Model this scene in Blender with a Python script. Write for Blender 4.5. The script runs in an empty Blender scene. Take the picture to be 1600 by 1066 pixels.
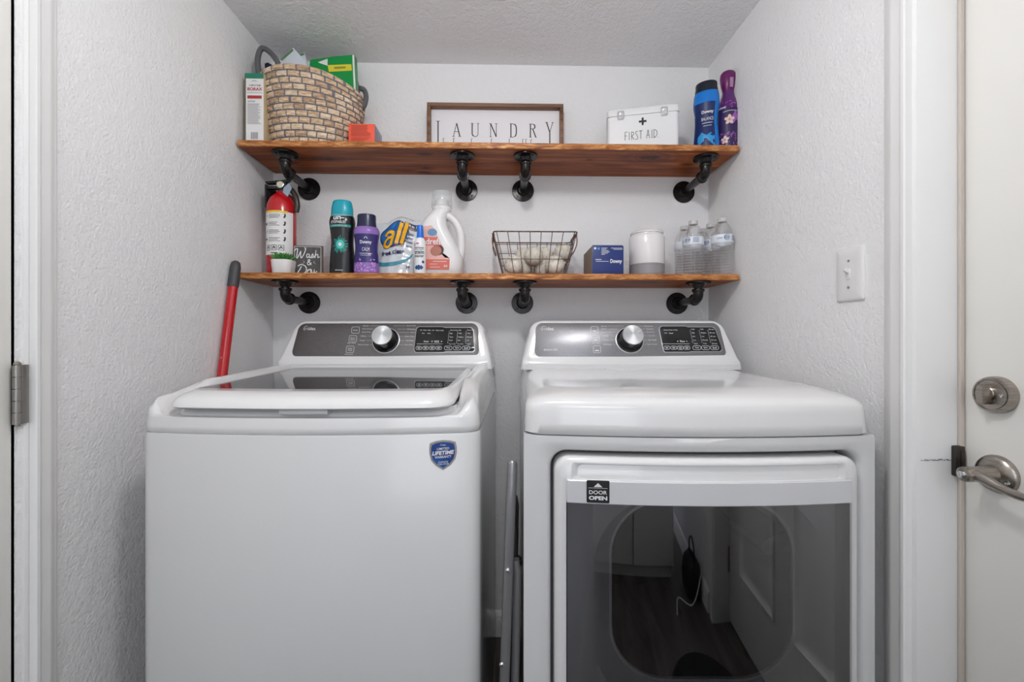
import bpy, bmesh, math, random
from mathutils import Vector, Matrix
random.seed(7)
PI = math.pi
C = bpy.context.scene.collection
scene = bpy.context.scene

# ------------------------------------------------------------------ camera
F, U0, V0, EYE = 680.0, 800.0, 530.0, 1.12          # focal length in px, image centre, horizon row, eye height
TH = math.atan(16 / 680.0)                           # the camera is turned slightly to the right
cam_d = bpy.data.cameras.new('camera')
cam_d.sensor_width = 36; cam_d.lens = 36 * F / 1600.0; cam_d.shift_y = -3 / 1600.0
cam_d.clip_start = 0.02
cam = bpy.data.objects.new('camera', cam_d); C.objects.link(cam)
cam.location = (0, 0, EYE); cam.rotation_euler = (PI / 2, 0, -TH)
scene.camera = cam

# ------------------------------------------------------------------ world, lights, exposure
w = bpy.data.worlds.new('world'); scene.world = w; w.use_nodes = True
w.node_tree.nodes['Background'].inputs[0].default_value = (0.80, 0.87, 1.0, 1)
w.node_tree.nodes['Background'].inputs[1].default_value = 0.3
scene.view_settings.view_transform = 'Standard'
scene.view_settings.look = 'None'
scene.view_settings.exposure = 0.32
scene.view_settings.gamma = 1.0
try:
    scene.view_settings.use_curve_mapping = False
except Exception:
    pass

def area(name, loc, size, power, col, rot=(0, 0, 0), size_y=None, disk=False):
    l = bpy.data.lights.new(name, 'AREA'); l.energy = power; l.color = col
    l.shape = 'DISK' if disk else ('RECTANGLE' if size_y else 'SQUARE')
    l.size = size
    if size_y: l.size_y = size_y
    o = bpy.data.objects.new(name, l); C.objects.link(o); o.location = loc; o.rotation_euler = rot
    return o

CEIL = EYE + 1.04; YFRONT = -2.45
def bulb(name, loc, r, power, col):
    l = bpy.data.lights.new(name, 'POINT'); l.energy = power; l.color = col; l.shadow_soft_size = r
    o = bpy.data.objects.new(name, l); C.objects.link(o); o.location = loc; return o
bulb('laundry_lamp_light', (-0.02, 0.42, CEIL - 0.135), 0.06, 12.0, (0.98, 0.985, 1.0))
area('room_fill_light', (0.0, -1.25, CEIL - 0.125), 0.9, 7.5, (0.86, 0.93, 1.0))  # added fill from behind the camera, under an invented ceiling fixture
area('rear_fill_light', (0.0, YFRONT + 0.03, 1.25), 1.3, 4.4, (0.89, 0.93, 1.0), rot=(PI / 2, 0, 0), size_y=1.3)  # fill light added behind the camera; the window around it is invented

# ------------------------------------------------------------------ pixel <-> world (design measurements)
CT, ST = math.cos(TH), math.sin(TH)
def wp(u, v, Y):
    """point at world depth Y that the photo shows at pixel u, v"""
    a = (u - U0) / F
    dx, dy = ST + a * CT, CT - a * ST
    t = Y / dy
    return Vector((t * dx, Y, EYE + (V0 - v) / F * t))
def wx(u, v, X):
    """the same for the vertical plane x = X"""
    a = (u - U0) / F
    dx, dy = ST + a * CT, CT - a * ST
    t = X / dx
    return Vector((X, t * dy, EYE + (V0 - v) / F * t))
def cw(xc, d, z=0):
    """camera-aligned floor coordinates to world"""
    return Vector((xc * CT + d * ST, -xc * ST + d * CT, z))

# ------------------------------------------------------------------ materials
def lin(c):
    return tuple((x / 12.92 if x <= 0.04045 else ((x + 0.055) / 1.055) ** 2.4) for x in c)
def rgb(r, g, b): return lin((r / 255, g / 255, b / 255)) + (1,)
MATS = {}
def mat(name, col, rough=0.5, metal=0.0, spec=None, coat=0.0, trans=0.0, ior=None, emit=0.0, bump=None, alpha=None, aniso=0.0):
    if name in MATS: return MATS[name]
    m = bpy.data.materials.new(name); m.use_nodes = True
    nt = m.node_tree; b = nt.nodes['Principled BSDF']
    b.inputs['Base Color'].default_value = col if len(col) == 4 else tuple(col) + (1,)
    b.inputs['Roughness'].default_value = rough; b.inputs['Metallic'].default_value = metal
    if spec is not None: b.inputs['Specular IOR Level'].default_value = spec
    if coat: b.inputs['Coat Weight'].default_value = coat; b.inputs['Coat Roughness'].default_value = 0.05
    if trans: b.inputs['Transmission Weight'].default_value = trans
    if ior: b.inputs['IOR'].default_value = ior
    if alpha is not None: b.inputs['Alpha'].default_value = alpha
    if aniso: b.inputs['Anisotropic'].default_value = aniso
    if emit:
        b.inputs['Emission Color'].default_value = b.inputs['Base Color'].default_value
        b.inputs['Emission Strength'].default_value = emit
    if bump:
        sc, st, dist = bump[:3]
        tc = nt.nodes.new('ShaderNodeTexCoord'); n = nt.nodes.new('ShaderNodeTexNoise'); bp = nt.nodes.new('ShaderNodeBump')
        n.inputs['Scale'].default_value = sc; n.inputs['Detail'].default_value = bump[3] if len(bump) > 3 else 3
        bp.inputs['Strength'].default_value = st; bp.inputs['Distance'].default_value = dist
        nt.links.new(tc.outputs['Object'], n.inputs['Vector']); nt.links.new(n.outputs['Fac'], bp.inputs['Height'])
        nt.links.new(bp.outputs['Normal'], b.inputs['Normal'])
    MATS[name] = m
    return m

def noise_mat(name, c1, c2, scale=(10, 10, 10), rough=0.5, detail=4, bump=0.0, metal=0.0, lo=0.35, hi=0.65, distort=0.0, spec=None, extra=None):
    if name in MATS: return MATS[name]
    m = bpy.data.materials.new(name); m.use_nodes = True
    nt = m.node_tree; b = nt.nodes['Principled BSDF']; L = nt.links.new
    tc = nt.nodes.new('ShaderNodeTexCoord'); mp = nt.nodes.new('ShaderNodeMapping'); n = nt.nodes.new('ShaderNodeTexNoise')
    mp.inputs['Scale'].default_value = scale
    n.inputs['Scale'].default_value = 1.0; n.inputs['Detail'].default_value = detail; n.inputs['Distortion'].default_value = distort
    r = nt.nodes.new('ShaderNodeValToRGB')
    r.color_ramp.elements[0].position = lo; r.color_ramp.elements[0].color = c1
    r.color_ramp.elements[1].position = hi; r.color_ramp.elements[1].color = c2
    if extra:
        for p, c in extra:
            e = r.color_ramp.elements.new(p); e.color = c
    L(tc.outputs['Object'], mp.inputs[0]); L(mp.outputs[0], n.inputs['Vector']); L(n.outputs['Fac'], r.inputs[0]); L(r.outputs[0], b.inputs['Base Color'])
    b.inputs['Roughness'].default_value = rough; b.inputs['Metallic'].default_value = metal
    if spec is not None: b.inputs['Specular IOR Level'].default_value = spec
    if bump:
        bp = nt.nodes.new('ShaderNodeBump'); bp.inputs['Strength'].default_value = bump; bp.inputs['Distance'].default_value = 0.001
        L(n.outputs['Fac'], bp.inputs['Height']); L(bp.outputs[0], b.inputs['Normal'])
    MATS[name] = m
    return m

def plaster(name, col, rough=0.75, st=0.45):
    """orange-peel painted drywall"""
    m = bpy.data.materials.new(name); m.use_nodes = True
    nt = m.node_tree; b = nt.nodes['Principled BSDF']; L = nt.links.new
    b.inputs['Base Color'].default_value = col; b.inputs['Roughness'].default_value = rough
    tc = nt.nodes.new('ShaderNodeTexCoord')
    n = nt.nodes.new('ShaderNodeTexNoise'); n.inputs['Scale'].default_value = 160; n.inputs['Detail'].default_value = 2
    n2 = nt.nodes.new('ShaderNodeTexNoise'); n2.inputs['Scale'].default_value = 55; n2.inputs['Detail'].default_value = 3
    ad = nt.nodes.new('ShaderNodeMath'); ad.operation = 'ADD'
    bp = nt.nodes.new('ShaderNodeBump'); bp.inputs['Strength'].default_value = st; bp.inputs['Distance'].default_value = 0.0033
    L(tc.outputs['Object'], n.inputs['Vector']); L(tc.outputs['Object'], n2.inputs['Vector'])
    L(n.outputs['Fac'], ad.inputs[0]); L(n2.outputs['Fac'], ad.inputs[1]); L(ad.outputs[0], bp.inputs['Height']); L(bp.outputs[0], b.inputs['Normal'])
    return m

def wood(name, dark, mid, light, along=0, rough=0.45, chips=False, knots=()):
    """stained pine: long grain along one axis, a few knots"""
    m = bpy.data.materials.new(name); m.use_nodes = True
    nt = m.node_tree; b = nt.nodes['Principled BSDF']; L = nt.links.new; N = nt.nodes.new
    tc = N('ShaderNodeTexCoord'); mp = N('ShaderNodeMapping')
    s = [26, 26, 26]; s[along] = 2.2
    if chips: s = [60, 60, 90]; s[along] = 18
    mp.inputs['Scale'].default_value = s
    n = N('ShaderNodeTexNoise'); n.inputs['Scale'].default_value = 1; n.inputs['Detail'].default_value = 7; n.inputs['Distortion'].default_value = 0.9; n.inputs['Roughness'].default_value = 0.62
    r = N('ShaderNodeValToRGB'); e = r.color_ramp.elements
    e[0].position = 0.30; e[0].color = dark; e[1].position = 0.68; e[1].color = light
    q = e.new(0.48); q.color = mid
    L(tc.outputs['Object'], mp.inputs[0]); L(mp.outputs[0], n.inputs['Vector']); L(n.outputs['Fac'], r.inputs[0])
    mp2 = N('ShaderNodeMapping'); s2 = [5.2, 5.2, 5.2]; s2[along] = 2.3; mp2.inputs['Scale'].default_value = s2
    vo = N('ShaderNodeTexVoronoi'); vo.inputs['Scale'].default_value = 1.0; vo.voronoi_dimensions = '2D'
    r2 = N('ShaderNodeValToRGB'); r2.color_ramp.elements[0].position = 0.035; r2.color_ramp.elements[0].color = (0.22, 0.14, 0.10, 1)
    r2.color_ramp.elements[1].position = 0.085; r2.color_ramp.elements[1].color = (1, 1, 1, 1)
    mx = N('ShaderNodeMix'); mx.data_type = 'RGBA'; mx.blend_type = 'MULTIPLY'; mx.inputs['Factor'].default_value = 0.85 if not chips else 0.0
    L(tc.outputs['Object'], mp2.inputs[0]); L(mp2.outputs[0], vo.inputs['Vector']); L(vo.outputs['Distance'], r2.inputs[0])
    L(r.outputs[0], mx.inputs['A']); L(r2.outputs[0], mx.inputs['B']); col = mx.outputs['Result']
    for kx, ky, kr in knots:          # knots: dark heart with a ring or two of swirled grain round it
        mk = N('ShaderNodeMapping'); mk.inputs['Location'].default_value = (-kx / kr, -ky / (kr * 0.55), 0); mk.inputs['Scale'].default_value = (1 / kr, 1 / (kr * 0.55), 0)
        nz_ = N('ShaderNodeTexNoise'); nz_.inputs['Scale'].default_value = 22; ad = N('ShaderNodeMath'); ad.operation = 'MULTIPLY_ADD'; ad.inputs[1].default_value = 1.1
        ln = N('ShaderNodeVectorMath'); ln.operation = 'LENGTH'; rk = N('ShaderNodeValToRGB'); el = rk.color_ramp.elements
        el[0].position = 0.10; el[0].color = (0.22, 0.13, 0.09, 1); el[1].position = 0.95; el[1].color = (1, 1, 1, 1)
        for p_, c_ in ((0.24, (0.35, 0.22, 0.16, 1)), (0.36, (0.95, 0.85, 0.8, 1)), (0.48, (0.6, 0.46, 0.38, 1)), (0.62, (1, 0.97, 0.94, 1)), (0.76, (0.8, 0.7, 0.64, 1))):
            e_ = el.new(p_); e_.color = c_
        dv = N('ShaderNodeMath'); dv.operation = 'MULTIPLY_ADD'; dv.inputs[1].default_value = 0.5; dv.inputs[2].default_value = -0.27
        L(tc.outputs['Object'], mk.inputs[0]); L(mk.outputs[0], ln.inputs[0]); L(tc.outputs['Object'], nz_.inputs['Vector'])
        L(nz_.outputs['Fac'], ad.inputs[0]); L(ln.outputs['Value'], ad.inputs[2]); L(ad.outputs[0], dv.inputs[0]); L(dv.outputs[0], rk.inputs[0])
        mm = N('ShaderNodeMix'); mm.data_type = 'RGBA'; mm.blend_type = 'MULTIPLY'; mm.inputs['Factor'].default_value = 1.0
        L(col, mm.inputs['A']); L(rk.outputs[0], mm.inputs['B']); col = mm.outputs['Result']
    L(col, b.inputs['Base Color'])
    b.inputs['Roughness'].default_value = rough; b.inputs['Specular IOR Level'].default_value = 0.3
    bp = N('ShaderNodeBump'); bp.inputs['Strength'].default_value = 0.4; bp.inputs['Distance'].default_value = 0.001
    L(n.outputs['Fac'], bp.inputs['Height']); L(bp.outputs[0], b.inputs['Normal'])
    return m

M_wall = plaster('wall_paint', rgb(238, 237, 237), st=0.6)
M_ceil = plaster('ceiling_paint', rgb(246, 246, 247), st=1.0)
M_trim = mat('trim_paint', rgb(236, 235, 234), 0.35, bump=(30, 0.08, 0.002))
M_door = mat('door_paint', rgb(238, 236, 231), 0.4, bump=(60, 0.08, 0.001))
M_floor = wood('floor_wood', rgb(50, 46, 44), rgb(78, 72, 68), rgb(104, 97, 92), along=1, rough=0.35)
M_white = mat('appliance_enamel', rgb(212, 212, 212), 0.22, coat=0.25)
M_white2 = mat('appliance_plastic', rgb(224, 223, 223), 0.12, coat=0.4)
M_pan = noise_mat('brushed_panel', rgb(104, 101, 101), rgb(122, 119, 118), (500, 500, 500), rough=0.36, metal=0.7)
M_pan2 = noise_mat('brushed_panel_dryer', rgb(128, 127, 130), rgb(146, 145, 148), (500, 500, 500), rough=0.36, metal=0.7)
M_black = mat('black_gloss', rgb(16, 16, 17), 0.12)
M_blackm = mat('black_matt', rgb(22, 22, 23), 0.5)
M_chrome = mat('chrome', rgb(215, 215, 218), 0.15, 1.0)
M_silver = mat('silver_paint', rgb(190, 190, 192), 0.3, 0.8)
M_nickel = noise_mat('satin_nickel', rgb(150, 143, 135), rgb(176, 168, 160), (40, 40, 900), rough=0.28, metal=1.0)
M_print = mat('white_print', rgb(225, 225, 226), 0.5)
M_pdark = mat('dark_print', rgb(30, 30, 32), 0.5)
M_pipe = mat('black_iron_pipe', rgb(42, 39, 38), 0.24, 0.6, bump=(200, 0.25, 0.0008))
M_shelf = wood('shelf_wood', rgb(82, 36, 16), rgb(146, 74, 34), rgb(190, 112, 60), along=0, knots=((0.545, -0.06, 0.060), (0.085, -0.005, 0.026), (-0.56, -0.02, 0.034), (0.335, -0.035, 0.014), (-0.24, 0.05, 0.022)))
M_edge = wood('shelf_edge', rgb(112, 60, 28), rgb(172, 108, 56), rgb(226, 168, 108), along=0, chips=True)
M_red = mat('red_paint', rgb(190, 14, 26), 0.25, coat=0.4)
M_paper = mat('white_paper', rgb(232, 230, 228), 0.6)

# ------------------------------------------------------------------ objects
def tag(o, label=None, cat=None, group=None, kind=None):
    if label: o['label'] = label
    if cat: o['category'] = cat
    if group: o['group'] = group
    if kind: o['kind'] = kind
    return o
def thing(name, label, cat, loc=(0, 0, 0), rz=0, group=None, kind=None):
    o = bpy.data.objects.new(name, None); C.objects.link(o)
    o.location = loc; o.rotation_euler = (0, 0, rz); o.empty_display_size = 0.02
    return tag(o, label, cat, group, kind)
def obj(name, bm, m, parent=None, smooth=True, ang=38, fix=True):
    if fix: bmesh.ops.recalc_face_normals(bm, faces=bm.faces[:])
    me = bpy.data.meshes.new(name); bm.to_mesh(me); bm.free()
    for x in (m if isinstance(m, (list, tuple)) else [m]): me.materials.append(x)
    if smooth:
        me.polygons.foreach_set('use_smooth', [True] * len(me.polygons))
        me.set_sharp_from_angle(angle=math.radians(ang))
    o = bpy.data.objects.new(name, me); C.objects.link(o)
    if parent: o.parent = parent
    return o
def copy_tree(o, parent=None):
    c = o.copy(); C.objects.link(c); c.parent = parent
    for ch in list(o.children): copy_tree(ch, c)
    return c
def BM(): return bmesh.new()

# ------------------------------------------------------------------ shapes
def box(bm, x0, x1, y0, y1, z0, z1, bev=0.0, seg=2, mi=0, M=None):
    b = bmesh.new()
    vs = [b.verts.new((x, y, z)) for x in (x0, x1) for y in (y0, y1) for z in (z0, z1)]
    for f in ((0, 1, 3, 2), (4, 6, 7, 5), (0, 4, 5, 1), (2, 3, 7, 6), (0, 2, 6, 4), (1, 5, 7, 3)):
        b.faces.new([vs[i] for i in f])
    if bev: bmesh.ops.bevel(b, geom=b.edges[:], offset=bev, segments=seg, affect='EDGES', profile=0.5)
    merge(bm, b, mi, M)
def merge(bm, b, mi=None, M=None):
    if M is not None: bmesh.ops.transform(b, matrix=M, verts=b.verts[:])
    mp = {}
    for v in b.verts: mp[v] = bm.verts.new(v.co)
    for f in b.faces:
        try: nf = bm.faces.new([mp[v] for v in f.verts])
        except ValueError: continue
        nf.material_index = f.material_index if mi is None else mi
    b.free()
def rrect(x0, x1, y0, y1, r, nc=6, ne=1):
    """closed outline, counter-clockwise from the start of the bottom edge; same point count for any radius"""
    if not isinstance(r, (list, tuple)): r = [r] * 4
    P = []
    cs = [(x1 - r[0], y0 + r[0], -PI / 2, r[0]), (x1 - r[1], y1 - r[1], 0, r[1]), (x0 + r[2], y1 - r[2], PI / 2, r[2]), (x0 + r[3], y0 + r[3], PI, r[3])]
    arcs = []
    for cx, cy, a0, rr in cs:
        arcs.append([(cx + rr * math.cos(a0 + PI / 2 * i / nc), cy + rr * math.sin(a0 + PI / 2 * i / nc)) for i in range(nc + 1)])
    prev = arcs[3][-1]
    for a in arcs:
        nx = a[0]
        for k in range(1, ne): P.append((prev[0] + (nx[0] - prev[0]) * k / ne, prev[1] + (nx[1] - prev[1]) * k / ne))
        P += a
        prev = a[-1]
    return P
def loft(bm, rings, cap0=True, cap1=True, closed=True, mi=0, loop=False):
    R = [[bm.verts.new(p) for p in r] for r in rings]
    n = len(R[0]); m = len(R)
    fs = []
    for i in range(m if loop else m - 1):
        a, b = R[i], R[(i + 1) % m]
        for j in range(n if closed else n - 1):
            k = (j + 1) % n
            try:
                f = bm.faces.new((a[j], a[k], b[k], b[j])); f.material_index = mi; fs.append(f)
            except ValueError: pass
    if cap0 and not loop:
        f = bm.faces.new(R[0][::-1]); f.material_index = mi
    if cap1 and not loop:
        f = bm.faces.new(R[-1]); f.material_index = mi
    return R
def prism(bm, pts, a, b, axis='y', mi=0, xf=None, bev=0.0):
    """outline extruded along an axis; pts are the two other coordinates in order"""
    def P(p, t):
        q = {'y': (p[0], t, p[1]), 'x': (t, p[0], p[1]), 'z': (p[0], p[1], t)}[axis]
        return xf(*q) if xf else Vector(q)
    bb = bmesh.new()
    loft(bb, [[P(p, a) for p in pts], [P(p, b) for p in pts]])
    if bev:
        bmesh.ops.recalc_face_normals(bb, faces=bb.faces[:])
        es = [e for e in bb.edges if len(e.link_faces) == 2 and e.calc_face_angle(0) > 0.7]
        bmesh.ops.bevel(bb, geom=es, offset=bev, segments=2, affect='EDGES', profile=0.5)
    merge(bm, bb, mi)
def lathe(bm, prof, n=32, sx=1, sy=1, c=(0, 0, 0), cap0=True, cap1=True, mi=0, M=None, sq=2.0):
    b = bmesh.new(); rings = []
    for r, z in prof:
        ring = []
        for i in range(n):
            a = 2 * PI * i / n; ca, sa = math.cos(a), math.sin(a)
            k = 1.0 if sq == 2.0 else (abs(ca) ** sq + abs(sa) ** sq) ** (-1 / sq)
            ring.append(Vector((c[0] + max(r, 1e-5) * sx * ca * k, c[1] + max(r, 1e-5) * sy * sa * k, c[2] + z)))
        rings.append(ring)
    loft(b, rings, cap0, cap1)
    merge(bm, b, mi, M)
def tube(bm, pts, r, n=10, cap=True, mi=0, closed=False, sq=1.0):
    pts = [Vector(p) for p in pts]; m = len(pts); rings = []; up = None
    for i, p in enumerate(pts):
        if closed: t = (pts[(i + 1) % m] - pts[i - 1])
        else: t = (pts[min(i + 1, m - 1)] - pts[max(i - 1, 0)])
        t.normalize()
        if up is None:
            a = Vector((0, 0, 1)) if abs(t.z) < 0.9 else Vector((1, 0, 0))
            up = (a - t * a.dot(t)).normalized()
        else: up = (up - t * up.dot(t)).normalized()
        s = t.cross(up); rr = r[i] if isinstance(r, (list, tuple)) else r
        rings.append([p + (up * math.cos(2 * PI * j / n) + s * math.sin(2 * PI * j / n) * sq) * rr for j in range(n)])
    loft(bm, rings, cap and not closed, cap and not closed, mi=mi, loop=closed)
def smooth_path(pts, k=6, closed=False):
    """Catmull-Rom through the points"""
    P = [Vector(p) for p in pts]; n = len(P); out = []
    for i in range(n if closed else n - 1):
        if closed: a, b, c, d = P[i - 1], P[i], P[(i + 1) % n], P[(i + 2) % n]
        else: a, b, c, d = P[max(i - 1, 0)], P[i], P[i + 1], P[min(i + 2, n - 1)]
        for j in range(k):
            t = j / k
            out.append(0.5 * ((2 * b) + (c - a) * t + (2 * a - 5 * b + 4 * c - d) * t * t + (3 * b - a - 3 * c + d) * t ** 3))
    if not closed: out.append(P[-1])
    return out
def ball(bm, c, r, n=20, m=12, s=(1, 1, 1), mi=0):
    b = bmesh.new(); bmesh.ops.create_uvsphere(b, u_segments=n, v_segments=m, radius=r)
    merge(bm, b, mi, Matrix.Translation(c) @ Matrix.Diagonal((s[0], s[1], s[2], 1)))
def frame_to(z, x=None):
    """rotation whose local Z is the given direction"""
    z = Vector(z).normalized(); x = Vector(x) if x else (Vector((1, 0, 0)) if abs(z.x) < 0.9 else Vector((0, 1, 0)))
    x = (x - z * x.dot(z)).normalized(); y = z.cross(x)
    return Matrix((x, y, z)).transposed().to_4x4()

# ------------------------------------------------------------------ lettering (flat print laid on a surface by a map (s, t) -> point)
_TX = {}
def glyphs(s, bold=0.0, res=3):
    k = (s, bold, res)
    if k in _TX: return _TX[k]
    cu = bpy.data.curves.new('t', 'FONT'); cu.body = s; cu.size = 1; cu.offset = bold; cu.resolution_u = res
    o = bpy.data.objects.new('t', cu); C.objects.link(o)
    dg = bpy.context.evaluated_depsgraph_get(); me = bpy.data.meshes.new_from_object(o.evaluated_get(dg))
    V = [(v.co.x, v.co.y) for v in me.vertices]; P = [tuple(p.vertices) for p in me.polygons]
    bpy.data.objects.remove(o); bpy.data.curves.remove(cu); bpy.data.meshes.remove(me)
    _TX[k] = (V, P)
    return V, P
def text(bm, s, cx, cz, h, w=None, xf=None, bold=0.0, mi=0, align='c', slant=0.0, rot=0.0, res=3, fit=None):
    """h = height of the whole drawn text"""
    V, P = glyphs(s, bold, res)
    if not V: return
    x0, x1 = min(v[0] for v in V), max(v[0] for v in V); z0, z1 = min(v[1] for v in V), max(v[1] for v in V)
    if s.islower() and fit is None: pass
    sz = h / (z1 - z0); sx = (w / (x1 - x0)) if w else sz
    ox = {'c': (x0 + x1) / 2, 'l': x0, 'r': x1}[align]; oz = (z0 + z1) / 2
    cr, sr = math.cos(rot), math.sin(rot); vs = []
    for a, b in V:
        p, q = (a - ox) * sx + (b - oz) * sz * slant, (b - oz) * sz
        vs.append(bm.verts.new(xf(cx + p * cr - q * sr, cz + p * sr + q * cr)))
    for f in P:
        try: nf = bm.faces.new([vs[i] for i in f]); nf.material_index = mi
        except ValueError: pass
def stroke(bm, pts, wd, xf, mi=0, curve=0, closed=False):
    """flat pen stroke; wd a width or a list of widths"""
    P = [Vector((p[0], p[1], 0)) for p in pts]
    if curve: P = smooth_path(P, curve, closed)
    m = len(P); L, R = [], []
    for i, p in enumerate(P):
        if closed: t = P[(i + 1) % m] - P[i - 1]
        else: t = P[min(i + 1, m - 1)] - P[max(i - 1, 0)]
        if t.length < 1e-9: t = Vector((1, 0, 0))
        t.normalize(); n = Vector((-t.y, t.x, 0))
        ww = (wd[min(int(i / max(m - 1, 1) * (len(wd) - 1) + 0.5), len(wd) - 1)] if isinstance(wd, (list, tuple)) else wd) / 2
        a, b = p + n * ww, p - n * ww
        L.append(bm.verts.new(xf(a.x, a.y))); R.append(bm.verts.new(xf(b.x, b.y)))
    for i in range(m if closed else m - 1):
        j = (i + 1) % m
        f = bm.faces.new((L[i], L[j], R[j], R[i])); f.material_index = mi
def patch(bm, x0, x1, z0, z1, xf, nx=8, nz=4, mi=0):
    G = [[bm.verts.new(xf(x0 + (x1 - x0) * i / nx, z0 + (z1 - z0) * j / nz)) for i in range(nx + 1)] for j in range(nz + 1)]
    for j in range(nz):
        for i in range(nx):
            f = bm.faces.new((G[j][i], G[j][i + 1], G[j + 1][i + 1], G[j + 1][i])); f.material_index = mi
def blob(bm, pts, xf, mi=0, c=None):
    """filled outline as a fan of rings so that it follows a curved surface"""
    if c is None: c = (sum(p[0] for p in pts) / len(pts), sum(p[1] for p in pts) / len(pts))
    prev = None; n = len(pts)
    for k in (1.0, 0.66, 0.33):
        ring = [bm.verts.new(xf(c[0] + (p[0] - c[0]) * k, c[1] + (p[1] - c[1]) * k)) for p in pts]
        if prev:
            for i in range(n):
                f = bm.faces.new((prev[i], prev[(i + 1) % n], ring[(i + 1) % n], ring[i])); f.material_index = mi
        prev = ring
    f = bm.faces.new(prev); f.material_index = mi
def ell(cx, cz, a, b, n=24, rot=0):
    o = []
    for i in range(n):
        t = 2 * PI * i / n; x, z = a * math.cos(t), b * math.sin(t)
        o.append((cx + x * math.cos(rot) - z * math.sin(rot), cz + x * math.sin(rot) + z * math.cos(rot)))
    return o
def flat(y, off=0.0006):
    return lambda x, z: Vector((x, y - off, z))
def round_map(prof, sx=1, sy=1, off=0.0006, c=(0, 0), rot=0.0):
    """wraps (arc length, height) round a lathe body; s = 0 faces the viewer (-y)"""
    def rad(z):
        for (r0, z0), (r1, z1) in zip(prof, prof[1:]):
            if z0 <= z <= z1 and z1 > z0: return r0 + (r1 - r0) * (z - z0) / (z1 - z0)
        return prof[-1][0] if z > prof[-1][1] else prof[0][0]
    rm = max(p[0] for p in prof)
    def f(s, z):
        r = rad(z); a = s / (rm * sx) + rot
        return Vector((c[0] + (r * sx + off) * math.sin(a), c[1] - (r * sy + off) * math.cos(a), z))
    return f
# ================================================================== THE ROOM
WL, WR, WB = wp(427, 300, 1.65).x, wp(1107, 300, 1.65).x, 1.65     # left, right and back wall planes
YF = -2.45                                                           # the wall behind the photographer
FZ = 0.0
def struct(name, bm, m, parent=None, **k):
    o = obj(name, bm, m, parent, **k)
    if not parent: o['kind'] = 'structure'
    return o
# door openings in the side walls
LY1 = wx(20, 300, WL).y + 0.004; LY0 = LY1 - 0.80                    # left door opening
RY1 = wx(1433, 300, WR).y; RY0 = RY1 - 0.93                          # right door opening
DH = 2.04
T = 0.12
bm = BM(); box(bm, WL - T, WR + T, WB, WB + T, FZ, CEIL); struct('wall_back', bm, M_wall)
bm = BM(); box(bm, WL - T, WL, LY1, WB, FZ, CEIL); box(bm, WL - T, WL, YF, LY0, FZ, CEIL); box(bm, WL - T, WL, LY0, LY1, DH, CEIL); struct('wall_left', bm, M_wall)
bm = BM(); box(bm, WR, WR + T, RY1 + 0.02, WB, FZ, CEIL); box(bm, WR, WR + T, YF, RY0 - 0.02, FZ, CEIL); box(bm, WR, WR + T, RY0 - 0.02, RY1 + 0.02, DH + 0.02, CEIL); struct('wall_right', bm, M_wall)
bm = BM(); box(bm, WL - T, WR + T, YF - T, YF, FZ, CEIL); struct('wall_front', bm, M_wall)
bm = BM(); box(bm, WL - T, WR + T, YF - T, WB + T, CEIL, CEIL + 0.1); struct('ceiling', bm, M_ceil)
bm = BM(); box(bm, WL - T, WR + T, YF - T, WB + T, FZ - 0.1, FZ); struct('floor', bm, M_floor)

# ceiling lamps: flush fixtures (one above the machines; the one behind is added for fill)
def lamp(x, y, r, label):
    t = thing('ceiling_lamp', label, 'lamp', (x, y, CEIL))
    b = BM(); lathe(b, [(r, 0), (r, -0.014), (r * 0.96, -0.018)], 40); obj('base', b, M_silver, t)
    b = BM(); lathe(b, [(r * 0.94, -0.018), (r * 0.9, -0.034), (r * 0.7, -0.048), (r * 0.35, -0.055), (0.0, -0.058)], 40)
    obj('diffuser', b, mat('lamp_glass', (1, 0.97, 0.93, 1), 0.4, emit=2.0), t)
lamp(-0.02, 0.42, 0.16, 'round flush ceiling lamp above the washer and dryer')
lamp(0.0, -1.25, 0.2, 'larger round ceiling lamp added in the room behind for fill')

# casings: a moulded profile swept up each side of an opening
def casing(bm, prof, y_in, sgn, x, into, z0=0.0, z1=DH):
    """prof: (distance from the opening edge, proud of the wall); runs up one jamb"""
    pts = [(y_in + sgn * d, x + into * p) for d, p in prof]
    prism(bm, [(q[1], q[0]) for q in pts], z0, z1, 'z')
PROF = [(0, 0), (0, 0.014), (0.002, 0.0165), (0.008, 0.0165), (0.011, 0.0135), (0.016, 0.0125), (0.030, 0.0135), (0.038, 0.0125), (0.044, 0.009), (0.050, 0.0085), (0.053, 0.006), (0.057, 0.005), (0.057, 0)]
def header(bm, prof, ya, yb, x, into, z):
    pts = [(x + into * p, z + d) for d, p in prof]
    prism(bm, pts, ya, yb, 'y')
bm = BM()
CY = wx(42, 300, WL).y
casing(bm, [(a * 0.86, b) for a, b in PROF], CY, 1, WL, 1); casing(bm, PROF, LY0 - 0.02, -1, WL, 1); header(bm, PROF, LY0 - 0.077, CY + 0.05, WL, 1, DH)
struct('trim_1', bm, M_trim)
bm = BM()     # left jamb
box(bm, WL - 0.09, WL - 0.001, LY1, CY - 0.0005, 0, DH, 0.001); box(bm, WL - 0.0015, WL + 0.0045, LY1 + 0.010, CY - 0.0003, 0, DH, 0.001)
box(bm, WL - 0.09, WL, LY0 - 0.02, LY0, 0, DH); 
struct('trim_2', bm, M_trim)
bm = BM()
RYc = wx(1413, 300, WR - 0.016).y
casing(bm, PROF, RYc, 1, WR, -1); casing(bm, PROF, RY0 - 0.004, -1, WR, -1); header(bm, PROF, RY0 - 0.061, RYc + 0.05, WR, -1, DH)
struct('trim_3', bm, M_trim)
DX = WR + 0.088                      # face of the right door
bm = BM()     # right jamb, facing the photographer
box(bm, WR - 0.001, WR + T, RY1, RY1 + 0.019, 0, DH + 0.019, 0.001)
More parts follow.
